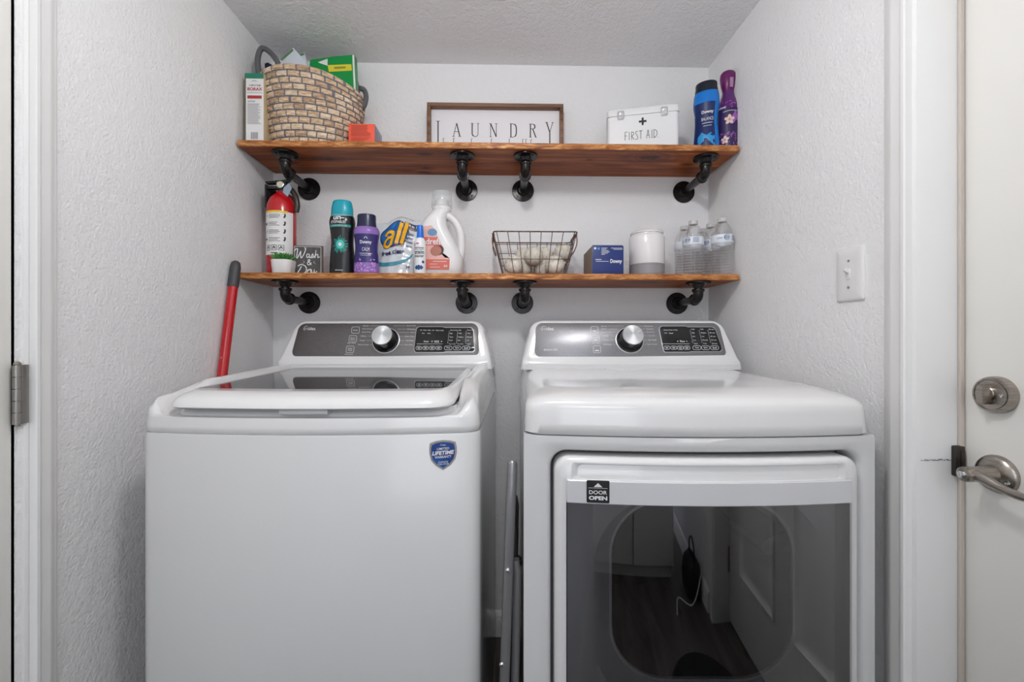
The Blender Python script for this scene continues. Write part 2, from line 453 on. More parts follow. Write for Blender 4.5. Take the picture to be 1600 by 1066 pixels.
box(bm, WR - 0.001, WR + T, RY0 - 0.019, RY0, 0, DH + 0.019, 0.001)
box(bm, WR - 0.001, WR + T, RY0, RY1, DH, DH + 0.019, 0.001)
jamb = struct('trim_4', bm, M_trim)
bm = BM(); box(bm, DX - 0.010, DX - 0.001, RY1 - 0.007, RY1, 0, DH, 0.002)
obj('weather_strip', bm, mat('strip_beige', rgb(196, 186, 176), 0.5), jamb)['label'] = 'beige weather strip'
bm = BM()
sp = wx(1500, 724, WR + 0.08)
zc = EYE + (V0 - 724) / F * (RY1)
box(bm, DX - 0.022, DX - 0.002, RY1 - 0.0085, RY1 + 0.001, zc - 0.029, zc + 0.029, 0.003)
box(bm, DX - 0.012, DX - 0.004, RY1 - 0.0105, RY1 - 0.008, zc - 0.02, zc + 0.02, 0.001)
obj('strike_plate', bm, mat('dark_bronze', rgb(70, 66, 62), 0.35, 0.8), jamb)['label'] = 'dark metal strike plate'
bm = BM()
for i in range(26):   # pencil scuff across the jamb
    a = WR + 0.006 + 0.07 * i / 26 + random.uniform(-.001, .001); zz = EYE + (V0 - 723) / F * RY1 + random.uniform(-.0012, .0012)
    h = random.uniform(.0004, .0016)
    stroke(bm, [(a, zz), (a + random.uniform(.002, .006), zz + random.uniform(-.001, .001))], h, lambda x, z: Vector((x, RY1 - 0.0012, z)))
obj('scuff_mark', bm, mat('scuff', rgb(120, 118, 120), 0.8), jamb, smooth=False, fix=False)['label'] = 'grey scuff line on the paint'

def door(name, xf_, y0, y1, h, face, into, thick=0.04):
    """six-panel door; face = x of the visible face, into = direction away from the room"""
    root = thing(name, None, None, (face, (y0 + y1) / 2, 0), kind='structure')
    b = BM(); W = (y1 - y0) / 2 - 0.0012
    box(b, 0 if into > 0 else -thick, thick if into > 0 else 0, -W, W, 0.008, h - 0.004, 0.0015)
    st = 0.118; cols = [(-W + st, -0.055), (0.055, W - st)]
    for (za, zb) in ((0.24, 0.86), (1.02, 1.60), (1.72, 1.90)):
        for ca, cb in cols:
            o = rrect(ca, cb, za, zb, 0.001, 1, 1)
            def ring(ins, d):
                return [Vector((-into * d, p[0], p[1])) for p in rrect(ca + ins, cb - ins, za + ins, zb - ins, 0.001, 1, 1)]
            loft(b, [ring(0, 0.0), ring(0.004, 0.008), ring(0.012, 0.009), ring(0.020, 0.001), ring(0.045, 0.001), ring(0.062, 0.007)], False, True)
    obj('slab', b, M_door, root)
    return root
# right (exterior) door
d2 = door('door_2', None, RY0, RY1 - 0.002, DH - 0.004, DX, 1)
def on_door(root, p): return Vector(p) - root.location
zD = EYE + (V0 - 617) / F * 0.755; pD = wx(1560, 617, DX); pL = wx(1560, 741, DX)
def rotX(z=0): return Matrix.Rotation(-PI / 2, 4, 'Y')      # lathe axis -> -x (into the room)
def deadbolt(root, p):
    q = on_door(root, p); Mx = Matrix.Translation(q) @ rotX()
    b = BM(); lathe(b, [(0.0325, -0.004), (0.0325, 0.010), (0.031, 0.0135), (0.0275, 0.0145), (0.0270, 0.0130), (0.0255, 0.0130), (0.025, 0.0145), (0, 0.0150)], 48, M=Mx)
    r = obj('deadbolt', b, M_nickel, root); r['label'] = 'round satin nickel deadbolt'
    b = BM(); lathe(b, [(0.013, 0), (0.013, 0.004), (0.012, 0.005), (0, 0.005)], 24, M=Mx @ Matrix.Translation((0.002, 0.004, 0.0145)))
    prism(b, [(-0.017, -0.005), (-0.012, -0.008), (0.012, -0.008), (0.017, -0.005), (0.017, 0.005), (0.012, 0.008), (-0.012, 0.008), (-0.017, 0.005)], 0.015, 0.031, 'z', xf=lambda x, y, z: Mx @ Vector((x, y * (1.0 - (z - .015) * 22) + 0.004, z)))
    obj('thumb_turn', b, M_nickel, r)
    b = BM(); lathe(b, [(0.0036, 0), (0.0036, 0.0015), (0, 0.002)], 12, M=Mx @ Matrix.Translation((0.0, -0.016, 0.0145)))
    obj('screw', b, M_chrome, r)
deadbolt(d2, pD)
def lever(root, p):
    q = on_door(root, p); Mx = Matrix.Translation(q) @ rotX()
    b = BM(); lathe(b, [(0.0335, -0.004), (0.0335, 0.004), (0.031, 0.009), (0.024, 0.0125), (0.016, 0.0145), (0, 0.015)], 48, M=Mx)
    r = obj('lever_rose', b, M_nickel, root); r['label'] = 'round satin nickel rose'
    b = BM()
    lathe(b, [(0.0165, 0.012), (0.0150, 0.020), (0.0135, 0.034), (0.0130, 0.050), (0.0135, 0.060), (0.0125, 0.064), (0.009, 0.0655), (0, 0.066)], 32, M=Mx)
    P = smooth_path([q + Vector((-0.050, 0.004, 0)), q + Vector((-0.050, -0.018, -0.001)), q + Vector((-0.049, -0.045, -0.009)), q + Vector((-0.047, -0.075, -0.014)), q + Vector((-0.046, -0.105, -0.010))], 5)
    rr = [0.013, 0.013, 0.011, 0.0105, 0.010, 0.0095, 0.009, 0.0085, 0.008, 0.0075, 0.007, 0.007, 0.007, 0.007, 0.007, 0.0065, 0.0065, 0.0065, 0.006, 0.006, 0.005]
    tube(b, P, rr[:len(P)] + [0.005] * max(0, len(P) - len(rr)), 16, sq=0.85)
    l = obj('lever', b, M_nickel, r)
    b = BM(); lathe(b, [(0.0062, 0.0655), (0.0062, 0.0685), (0.0052, 0.0692), (0, 0.0692)], 20, M=Mx)
    box(b, -0.0048, 0.0048, -0.0007, 0.0007, 0.069, 0.0705, M=Mx @ Matrix.Rotation(0.2, 4, 'Z'))
    obj('lock_button', b, M_chrome, r)
    b = BM(); lathe(b, [(0.0038, 0), (0.0038, 0.0018), (0, 0.0022)], 12, M=Mx @ Matrix.Translation((-0.008, -0.024, 0.0118)))
    obj('screw', b, M_chrome, r)
lever(d2, pL)
def hinge(root, p, into, name='hinge'):
    q = on_door(root, p); b = BM()
    for k in range(5):
        z = -0.052 + 0.0208 * k
        lathe(b, [(0.0066, z + 0.0006), (0.0066, z + 0.0202)], 16, c=(q.x, q.y, q.z))
    box(b, q.x - 0.003, q.x + 0.001, q.y + 0.004, q.y + 0.018, q.z - 0.052, q.z + 0.052, 0.0006)
    lathe(b, [(0.004, -0.055), (0.004, 0.055)], 12, c=(q.x, q.y, q.z))
    h = obj(name, b, mat('hinge_metal', rgb(150, 146, 142), 0.32, 0.9), root); h['label'] = 'grey metal hinge'
    b = BM(); lathe(b, [(0.0052, 0.0525), (0.0055, 0.055), (0.003, 0.058), (0, 0.0585)], 12, c=(q.x, q.y, q.z)); obj('pin', b, M_nickel, h)
for z in (0.25, 1.0, 1.8): 
    b = BM(); q = on_door(d2, (DX - 0.004, RY0 - 0.0, z)); 
    lathe(b, [(0.006, -0.05), (0.006, 0.05)], 14, c=q); obj('hinge', b, M_nickel, d2)
# left door, only its hinge edge shows
DXL = WL - 0.004
d1 = door('door_1', None, LY0, LY1 - 0.001, DH - 0.004, DXL, -1)
hp = wx(23, 612, WL + 0.004)
hinge(d1, (WL + 0.0075, hp.y + 0.001, EYE + (V0 - 612.5) / F * hp.y * 1.03), -1)

# baseboards
def baseboard(name, ax, a, b_, fixed, into):
    bm = BM(); pr = [(0, 0), (0.014, 0), (0.014, 0.07), (0.010, 0.082), (0.004, 0.09), (0, 0.09)]
    if ax == 'x': prism(bm, [(fixed + into * p, z) for p, z in pr], a, b_, 'x', xf=lambda x, y, z: Vector((x, y, z)))
    else: prism(bm, [(fixed + into * p, z) for p, z in pr], a, b_, 'y')
    return struct(name, bm, M_trim)
baseboard('baseboard_back', 'x', WL, WR, WB, -1)
baseboard('baseboard_left', 'y', CY + 0.052, WB - 0.015, WL, 1)
baseboard('baseboard_right', 'y', RYc + 0.06, WB - 0.015, WR, -1)
baseboard('baseboard_entry', 'y', YF, RY0 - 0.07, WR, -1)['kind'] = 'structure'

# added window behind the photographer: invented frame and glowing pane round the fill light
bm = BM()
for (x0, x1, z0, z1) in ((-.72, -.65, .53, 1.97), (.65, .72, .53, 1.97), (-.65, .65, 1.90, 1.97), (-.65, .65, .53, .60), (-.65, .65, 1.235, 1.265)): box(bm, x0, x1, YF, YF + .028, z0, z1, .002)
w1 = struct('added_window_1', bm, M_trim)
bm = BM(); box(bm, -.65, .65, YF + .002, YF + .006, .60, 1.90); o = obj('pane', bm, mat('fill_pane', (.89, .93, 1, 1), .3, emit=.8), w1); o['label'] = 'glowing pane of the added fill window'

# light switch
t = thing('light_switch', 'white toggle light switch plate on the wall above the dryer', 'light switch', (WR, 0, 0))
sa, sb = wx(1310, 430, WR), wx(1353, 430, WR)
yc = (sa.y + sb.y) / 2; wv = abs(sa.y - sb.y) / 2
ztop = EYE + (V0 - 390) / F * yc * 1.03; zbot = EYE + (V0 - 474) / F * yc * 1.01
zc = (wx(1331, 386, WR).z + wx(1331, 471, WR).z) / 2; hv = 0.0605
bm = BM()
def sring(ins, d): return [Vector((-d, p[0], p[1])) for p in rrect(yc - wv + ins, yc + wv - ins, zc - hv + ins, zc + hv - ins, 0.004, 4, 1)]
loft(bm, [sring(0, 0), sring(0, 0.0035), sring(0.002, 0.0055), sring(0.006, 0.0068), sring(0.02, 0.007)], False, True)
obj('plate', bm, mat('switch_plastic', rgb(232, 231, 230), 0.25), t)
bm = BM(); box(bm, -0.0085, -0.006, yc - 0.0052, yc + 0.0052, zc - 0.012, zc + 0.012, 0.0008)
bb = bmesh.new(); box(bb, -0.019, -0.005, -0.0035, 0.0035, -0.0045, 0.0045, 0.0012)
merge(bm, bb, 0, Matrix.Translation((0, yc, zc + 0.002)) @ Matrix.Rotation(0.5, 4, 'Y'))
obj('toggle', bm, MATS['switch_plastic'], t)
for dz in (-0.030, 0.030):
    bm = BM(); lathe(bm, [(0.0031, 0), (0.0031, 0.0014), (0, 0.0018)], 12, M=Matrix.Translation((-0.0066, yc, zc + dz)) @ rotX())
    box(bm, -0.0088, -0.0078, yc - 0.0024, yc + 0.0024, zc + dz - 0.0004, zc + dz + 0.0004)
    obj('screw', bm, mat('screw_grey', rgb(170, 170, 170), 0.4, 0.5), t)
# ================================================================== WASHER AND DRYER
MROT = -(TH + math.atan(5 / 680.0))
HW, DEP, BUL = 0.343, 0.73, 0.030
Z = lambda r: EYE + r                         # heights are measured from the eye line
SEAM = -0.184
def bulge(x): return BUL * (1 - (x / HW) ** 2)
def fp(ix, iyf, z, rc=0.03, iyb=0.0, zf=None, ne=14):
    """machine footprint ring: inset from the sides, from the front, height; bowed front"""
    P = rrect(-HW + ix, HW - ix, iyf, DEP - iyb, rc, 6, ne); out = []
    for x, y in P:
        wgt = max(0.0, 1 - (y - iyf) / 0.06)
        q = Vector((x, y - bulge(x) * wgt, z))
        if zf: q.z = zf(q.x, y, z)
        out.append(q)
    return out
def machine(name, label, cat, xc, d):
    p = cw(xc, d, 0)
    return thing(name, label, cat, (p.x, p.y, 0), MROT)
def feet(root):
    for x in (-0.29, 0.29):
        for y in (0.05, 0.67):
            b = BM(); lathe(b, [(0.024, 0), (0.024, 0.012), (0.014, 0.016), (0.012, 0.04)], 20, c=(x, y, 0)); obj('foot', b, M_blackm, root)

def console(root, y0, panel_mat, wb=HW - 0.001):
    """raised control housing at the back; returns the map of the sloping face"""
    zt, zb = Z(0.0605), Z(-0.094)
    def face(z):
        t = (z - Z(-0.062)) / 0.122
        return y0 + 0.016 + 0.050 * max(t, 0) if z > Z(-0.064) else y0 + 0.004
    def outline(ins, top_r=0.044):
        # rounded trapezoid in (x, z)
        hb, ht = wb - ins, 0.302 - ins
        zt_, zb_ = zt - ins, zb
        P = []
        def side(z): return hb + (ht - hb) * ((z - zb_) / (zt_ - zb_)) ** 1.25
        n = 10
        R = []
        for i in range(n + 1):
            z = zb_ + (zt_ - top_r * 0.9 - zb_) * i / n
            R.append((side(z), z))
        x_end = R[-1][0]; cx, cz = x_end - top_r, zt_ - top_r * 0.9
        for i in range(1, 9):
            a = PI / 2 * i / 8
            R.append((cx + top_r * math.cos(a), cz + top_r * 0.9 * math.sin(a)))
        top = [(cx - 2 * cx * k / 12, zt_) for k in range(1, 12)]
        Lf = [(-x, z) for x, z in reversed(R)]
        return R + top + Lf
    def ring(ins, dy, back=None):
        return [Vector((x, (back if back is not None else face(z) + dy), z)) for x, z in outline(ins)]
    b = BM()
    loft(b, [ring(0.030, 0.0), ring(0.010, 0.0), ring(0.004, 0.002), ring(0.001, 0.006), ring(0, 0.012), ring(0.0, 0, DEP - 0.005)], True, True)
    h = obj('console_housing', b, M_white2, root)
    # ledge under the panel
    b = BM()
    prism(b, [(y0 + 0.004, Z(-0.095)), (y0 + 0.002, Z(-0.078)), (y0 + 0.006, Z(-0.0735)), (y0 + 0.012, Z(-0.0725)), (y0 + 0.012, Z(-0.067)), (y0 + 0.016, Z(-0.0655)), (y0 + 0.03, Z(-0.065)), (y0 + 0.03, Z(-0.095))], -wb + 0.014, wb - 0.014, 'x')
    obj('console_ledge', b, M_white2, root)
    # the sloping face: panel frame
    pz0, pz1 = Z(-0.0575), Z(0.0515)
    def pm(x, h_, off=0.0):          # x across, h_ 0..1 up the panel
        z = pz0 + (pz1 - pz0) * h_
        return Vector((x, face(z) - 0.003 - off * 0.92, z + off * 0.38))
    b = BM()
    def pring(ins, off):
        o = []
        for x, s in rrect(-1, 1, 0, 1, 0.1, 1, 1): pass
        P = rrect(-0.2995 + ins, 0.2995 - ins, ins, 0.1090 - ins, 0.022 - min(ins, 0.004), 8, 4)
        for x, h in P:
            hh = h / 0.1090
            o.append(pm(x * (1 - 0.022 * hh), hh, off))
        return o
    loft(b, [pring(0, -0.003), pring(0, 0.0004), pring(0.0012, 0.0012)], True, True)
    p = obj('control_panel', b, panel_mat, h); 
    return h, p, pm

def knob(parent, pm, x, h, r=0.0425, rk=0.0315, hk=0.046, mark=0.5):
    c = pm(x, h, 0.0012); nrm = (pm(x, h, 1.0) - pm(x, h, 0.0)).normalized()
    Mx = Matrix.Translation(c) @ frame_to(nrm, (1, 0, 0))
    b = BM(); lathe(b, [(r + 0.0015, 0), (r + 0.0015, 0.0012), (r, 0.0016), (0, 0.0016)], 56, M=Mx); r0 = obj('knob_ring', b, M_silver, parent); r0['label'] = 'thin silver ring'
    b = BM(); lathe(b, [(r - 0.0008, 0.0014), (r - 0.001, 0.003), (r * 0.86, 0.006), (rk + 0.003, 0.012), (rk + 0.001, hk - 0.006), (rk + 0.0005, hk - 0.001)], 56, M=Mx)
    k = obj('knob', b, M_black, parent); k['label'] = 'black dial with a silver face'
    b = BM(); lathe(b, [(rk + 0.0008, hk - 0.003), (rk + 0.0008, hk), (rk, hk + 0.0012), (0, hk + 0.0012)], 56, M=Mx)
    obj('dial_face', b, M_spun, k)
    b = BM(); box(b, rk * 0.45, rk * 0.92, -0.0012, 0.0012, hk + 0.0008, hk + 0.0024, 0.0003, M=Mx @ Matrix.Rotation(mark, 4, 'Z'))
    obj('pointer', b, M_print, k)

# spun aluminium: the highlight fans out from the centre of the disc
M_spun = bpy.data.materials.new('spun_aluminium'); M_spun.use_nodes = True
_b = M_spun.node_tree.nodes['Principled BSDF']; _b.inputs['Base Color'].default_value = rgb(205, 206, 208); _b.inputs['Metallic'].default_value = 1; _b.inputs['Roughness'].default_value = 0.3
_b.inputs['Anisotropic'].default_value = 0.85
_t = M_spun.node_tree.nodes.new('ShaderNodeTangent'); _t.direction_type = 'RADIAL'; _t.axis = 'Z'; M_spun.node_tree.links.new(_t.outputs[0], _b.inputs['Tangent'])

def rr_line(b, x0, x1, z0, z1, r, wd, xf):
    stroke(b, rrect(x0, x1, z0, z1, r, 5, 1), wd, xf, closed=True)
def brand(b, x, z, h, xf):
    text(b, 'idea', x + h * 1.15, z - h * 0.06, h * 0.78, None, xf, 0.01, align='l')
    stroke(b, [(x + h * 0.9, z - h * 0.42), (x + h * 0.9, z + h * 0.1), (x + h * 0.62, z - h * 0.15), (x + h * 0.35, z + h * 0.12), (x + h * 0.3, z - h * 0.42)], h * 0.10, xf)
    stroke(b, [(x + h * 0.95, z + h * 0.42), (x + h * 0.45, z + h * 0.5), (x + h * 0.02, z + h * 0.1), (x + h * 0.0, z - h * 0.25), (x + h * 0.22, z - h * 0.5)], h * 0.08, xf, curve=5)

def display(root, panel, pm, toX, left, right, jog, top, bot, cols, rows, small):
    """black read-out window with its silver rim; toX(zx, zy) gives (x, h)"""
    pts = []
    x0t, x0b = left; x1t, x1b = right
    raw = [(x0b + 12, bot), (jog, bot), (jog + 12, bot - 4), (x1b - 14, bot - 4), (x1b, bot - 16), (x1b - 2, bot - 40), (x1t + 2, top + 26), (x1t - 8, top + 8), (x1t - 22, top + 3), (jog + 6, top + 3), (jog - 12, top - 3), (x0t + 20, top - 3), (x0t + 8, top + 4), (x0t + 2, top + 20), (x0b - 2, bot - 26), (x0b + 2, bot - 8)]
    def P(zx, zy, off): 
        x, h = toX(zx, zy); return pm(x, h, off)
    cx = sum(r[0] for r in raw) / len(raw); cz = sum(r[1] for r in raw) / len(raw)
    b = BM(); 
    def ring(s, off): return [P(zx + (5.5 * s if zx > cx else -5.5 * s), zy + (6.0 * s if zy > cz else -6.0 * s), off) for zx, zy in raw]
    loft(b, [ring(1.0, 0.0), ring(1.0, 0.0020), ring(0.35, 0.0024), ring(0.2, 0.0016)], True, True)
    r = obj('display_rim', b, M_silver, panel, ang=25); r['label'] = 'silver display rim'
    b = BM(); loft(b, [ring(0.25, 0.0010), ring(0.25, 0.0022), ring(0.1, 0.0024)], True, True)
    d = obj('display', b, M_black, panel, ang=25); d['label'] = 'glossy black display'
    return P

# ------------------------------------------------------------------ washer
washer = machine('washing_machine', 'white top-loading washing machine with dark glass lid and blue shield badge', 'washing machine', -0.408, 0.871)
bm = BM()
loft(bm, [fp(0.02, 0.02, 0.02), fp(0.003, 0.003, 0.03), fp(0, 0, 0.04), fp(0, 0, Z(SEAM) - 0.006), fp(0.0012, 0.0012, Z(SEAM) - 0.003), fp(0.006, 0.006, Z(SEAM) - 0.0025)])
obj('cabinet', bm, M_white, washer)
feet(washer)
def dropz(k):
    def f(x, y, z):
        s = max(0.0, min(1.0, (0.332 - abs(x)) / 0.040)); s = s * s * (3 - 2 * s)
        t = max(0.0, min(1.0, (0.15 - y) / 0.10)); t = t * t * (3 - 2 * t)
        e = max(0.0, min(1.0, (y + 0.01) / 0.16)); e = e * (2 - e)
        hh = (z - Z(SEAM)) * ((0.78 + 0.22 * e) if z - Z(SEAM) > 0.03 else 1.0); q = s * t
        rise = 0.022 * max(0, min(1, y / 0.5)) * (1 if hh > 0.06 else 0)
        return Z(SEAM) + hh * (1 - q) + min(hh, 0.030) * q * (0.93 if hh <= 0.03 else 1.0) * 1.0 + rise * k if hh > 0 else z
    return f
bm = BM(); dz = dropz(1)
rings = [fp(0.004, 0.004, Z(SEAM) - 0.003), fp(0.0005, 0.0005, Z(SEAM) + 0.0005), fp(0.001, 0.001, Z(SEAM) + 0.012, zf=dz), fp(0.003, 0.002, Z(SEAM) + 0.035, zf=dz), fp(0.007, 0.003, Z(SEAM) + 0.055, zf=dz),
         fp(0.014, 0.005, Z(SEAM) + 0.070, 0.035, zf=dz), fp(0.024, 0.0075, Z(SEAM) + 0.080, 0.04, zf=dz), fp(0.036, 0.0105, Z(SEAM) + 0.0845, 0.045, zf=dz), fp(0.045, 0.0135, Z(SEAM) + 0.0845, 0.045, zf=dz), fp(0.0505, 0.0165, Z(SEAM) + 0.081, 0.045, zf=dz),
         fp(0.0525, 0.0185, Z(SEAM) + 0.070, 0.045, zf=dz), fp(0.0528, 0.020, Z(-0.150), 0.045)]
low = fp(0.055, 0.027, Z(-0.1400), 0.045); rings.append(low)
loft(bm, rings, False, True)
obj('top_cover', bm, M_white2, washer, ang=60)
def lz(x, y, z): return z + 0.020 * max(0, min(1, (y - 0.0) / 0.5))
LB = DEP - 0.505
bm = BM()
def lr(ix, iy, z, rc=0.045, ib=0.0): return fp(HW - 0.2885 + ix, iy - 0.005, Z(z), rc, LB + ib, zf=lz)
outer = [lr(0.012, 0.012, -0.136), lr(0.003, 0.004, -0.1375), lr(0.0, 0.0, -0.134), lr(0.0, 0.002, -0.128), lr(0.003, 0.009, -0.120), lr(0.008, 0.022, -0.1135), lr(0.015, 0.045, -0.1085), lr(0.0205, 0.070, -0.1065, 0.02, 0.012), lr(0.0215, 0.072, -0.1085, 0.02, 0.013), lr(0.0215, 0.072, -0.125, 0.02, 0.013)]
loft(bm, outer, True, False)
lid = obj('lid_frame', bm, M_white2, washer, ang=60)
bm = BM(); loft(bm, [lr(0.0217, 0.0722, -0.1080, 0.02, 0.0132), lr(0.0217, 0.0722, -0.1120, 0.02, 0.0132)], True, True)
g = obj('lid_glass', bm, mat('smoked_lid_glass', rgb(58, 58, 60), 0.04, spec=0.6), washer, ang=30)
g['label'] = 'dark smoked glass'
bm = BM(); box(bm, -0.046, 0.050, -0.026, 0.004, Z(-0.1475), Z(-0.1375), 0.003)
obj('lid_catch', bm, mat('catch_grey', rgb(205, 206, 208), 0.3), washer)
hs, pn, pmW = console(washer, 0.496, M_pan)
def WX(zx, zy):
    t = (zy - 75) / 240.0
    return ((zx - (778 - 18 * t)) / (664 + 21 * t) * 0.2995 * (1 - 0.022 * (1 - t)), 1 - t)
def xfW(off=0.0016):
    def f(zx, mzy): 
        x, h = WX(zx, -mzy); return pmW(x, h, off)
    return f
P = display(washer, pn, pmW, WX, (986, 978), (1402, 1412), 1190, 108, 280, None, None, None)
kx, kh = WX(764, 200); knob(pn, pmW, kx, kh, mark=-0.55)
b = BM(); X = xfW()
brand(b, 150, -112, 30, X)
obj('brand_logo', b, M_print, pn, smooth=False, fix=False); b = BM()
for (bx, by) in ((535, 125), (520, 188), (505, 262)):
    rr_line(b, bx - 28, bx + 28, -by - 23, -by + 23, 9, 2.5, X)
    text(b, 'Extra\nRinse' if by == 188 else ('Soak' if by == 125 else 'Delay\nWash'), bx, -by, 22 if by != 125 else 9, 34, X, 0.01)
text(b, 'Start / Pause', 513, -218, 8, 60, X); text(b, 'Child Lock 3s', 498, -296, 8, 60, X)
obj('button_print', b, M_print, pn, smooth=False, fix=False); b = BM()
for s, zx, zy, e in (('Normal', 590, 94, 720), ('Bulky/Sheets', 585, 117, 690), ('Heavy Duty', 583, 140, 680), ('Whites', 576, 168, 668), ('Towels', 570, 199, 662), ('Rinse & Spin', 562, 230, 662)):
    wd = len(s) * 6.6
    text(b, s, zx, -zy, 9.5, wd, X, align='l'); stroke(b, [(zx + wd + 8, -zy), (e, -zy)], 1.3, X)
obj('cycle_lettering', b, M_print, pn, smooth=False, fix=False); b = BM()
for s, zx, zy, e in (('Quick Wash', 980, 94, 818), ('Delicates', 978, 118, 845), ('Jeans', 976, 142, 858), ('Active Wear', 972, 170, 864), ('Tub Clean', 968, 200, 868), ('Spin Only', 962, 230, 860)):
    wd = len(s) * 6.6
    text(b, s, zx, -zy, 9.5, wd, X, align='r'); stroke(b, [(zx - wd - 8, -zy), (e, -zy)], 1.3, X)
o = obj('cycle_lettering', b, M_print, pn, smooth=False, fix=False); o['label'] = 'white printed lettering'
def disp_print(parent, X, bx4, bx3, by, colx, rows, line, words, heads, foot):
    b = BM()
    for i, x in enumerate(bx4):
        rr_line(b, x - 21, x + 21, -by - 12, -by + 12, 11, 2.2, X); stroke(b, [(x - 12, -by + 3), (x + 12, -by + 3)], 3, X); stroke(b, [(x - 9, -by - 4), (x + 9, -by - 4)], 3, X)
    for i, x in enumerate(bx3):
        rr_line(b, x - 28, x + 28, -by - 13, -by + 13, 12, 2.2, X); text(b, ('Temp', 'Spin', 'Soil')[i], x, -by, 12, 28, X, 0.01)
    stroke(b, [(line[0], -line[2]), (line[1], -line[2])], 1.8, X)
    for c, (x, dx) in enumerate(colx):
        stroke(b, [(x - 8, -rows[0] - 4), (x - 8 + dx, -rows[-1] + 4)], 1.2, X)
        for r, y in enumerate(rows):
            s = words[c][r]; text(b, s, x + dx * r / 4, -y, 9, min(len(s) * 6.0, 52), X, align='l')
    for s, x, y, h in heads: text(b, s, x, -y, h, None, X, 0.01)
    for s, x, y, h in foot: text(b, s, x, -y, h, None, X, 0.015)
    o = obj('display_lettering', b, M_print, parent, smooth=False, fix=False); o['label'] = 'white display lettering'
W3 = (('Extra Hot', 'Hot', 'Warm', 'Cool', 'Tap Cold'), ('Max', 'High', 'Medium', 'Low', 'No Spin'), ('Extra High', 'High', 'Normal', 'Low', 'Light'))
disp_print(pn, xfW(0.0030), (1008, 1057, 1105, 1153), (1222, 1287, 1352), 253, ((1238, -12), (1300, -10), (1362, -6)), (127, 150, 176, 199, 226), (992, 1182, 225), W3,
           (('Fill   Wash   Rinse   Spin', 1068, 128, 10), ('Door Lock', 1160, 128, 9), ('Delay', 1038, 150, 8), ('Soak', 1080, 150, 8)),
           (('Wash', 1060, 208, 11), ('<  0:52  >', 1138, 208, 15)))
# shield badge
bx, bz = -0.408, 0
def badge_pt(u, v): 
    y = -bulge(0.21) * 1.0
    d = 0.871 + y; xc = (u - 800) / F * d + 0.408; return xc, EYE + (V0 - v) / F * d
cx, cz = badge_pt(692, 711.5); sc = 0.849 / F
def fm(off): return lambda x, z: Vector((x, -bulge(x) - off, z))
def shield(s):
    raw = [(-20.5, 18), (-12, 21.5), (0, 23), (11, 21.8), (19, 19.5), (21, 12), (21.2, 3), (18.5, -8), (11, -17), (0, -24.5), (-11, -17.5), (-18.5, -9), (-21.5, 2), (-21.6, 11)]
    return [(cx + x * sc * s, cz + z * sc * s) for x, z in raw]
b = BM(); blob(b, shield(1.0), fm(0.0006), c=(cx, cz)); bd = obj('badge', b, mat('badge_silver', rgb(170, 165, 155), 0.3, 0.7), washer, smooth=False); bd['label'] = 'silver-edged blue shield badge'
b = BM(); blob(b, shield(0.86), fm(0.0012), c=(cx, cz)); obj('badge_face', b, noise_mat('badge_blue', rgb(8, 40, 110), rgb(20, 92, 170), (12, 12, 12), 0.35), bd, smooth=False)
b = BM(); Q = fm(0.0018)
text(b, 'LIMITED', cx, cz + 9.5 * sc, 3.6 * sc, 19 * sc, Q, 0.01, slant=0.12, rot=0.04); text(b, 'LIFETIME', cx, cz + 3 * sc, 6.2 * sc, 33 * sc, Q, 0.04, slant=0.25, rot=0.05); text(b, 'WARRANTY', cx, cz - 3.4 * sc, 4 * sc, 26 * sc, Q, 0.015, rot=0.05)
text(b, 'STAINLESS', cx, cz - 11.5 * sc, 2.4 * sc, 15 * sc, Q, 0.01, rot=0.04); text(b, 'STEEL DRUM', cx, cz - 14.8 * sc, 2.4 * sc, 17 * sc, Q, 0.01, rot=0.04)
brand(b, cx - 4.5 * sc, cz + 15.5 * sc, 3 * sc, Q)
obj('badge_lettering', b, M_print, bd, smooth=False, fix=False)

# ------------------------------------------------------------------ dryer
dryer = machine('clothes_dryer', 'white front-loading dryer with a large tinted glass door', 'clothes dryer', 0.366, 0.853)
gx0, gx1, gz0, gz1, gr = -0.290, 0.308, 0.20, Z(-0.2175), 0.032       # the door opening
bm = BM()
def rim_ring(i, w_, z0, z1, x0, x1, r, dy):
    P = rrect(x0, x1, z0, z1, r, 8, 10)
    return [Vector((x, -bulge(x) + dy, z)) for x, z in P]
A = rim_ring(0, 0, 0.045, Z(SEAM) - 0.004, -HW + 0.0, HW, 0.004, 0.0)
B = rim_ring(0, 0, gz0 - 0.012, gz1 + 0.010, gx0 - 0.010, gx1 + 0.010, gr + 0.010, 0.0)
Cc = rim_ring(0, 0, gz0 - 0.004, gz1 + 0.004, gx0 - 0.004, gx1 + 0.004, gr + 0.004, 0.004)
D = rim_ring(0, 0, gz0, gz1, gx0, gx1, gr, 0.012); E_ = rim_ring(0, 0, gz0, gz1, gx0, gx1, gr, 0.055)
mid = [a.lerp(b_, 0.5) for a, b_ in zip(A, B)]
for q in mid: q.y = -bulge(q.x)
loft(bm, [A, mid, B, Cc, D, E_], False, False)
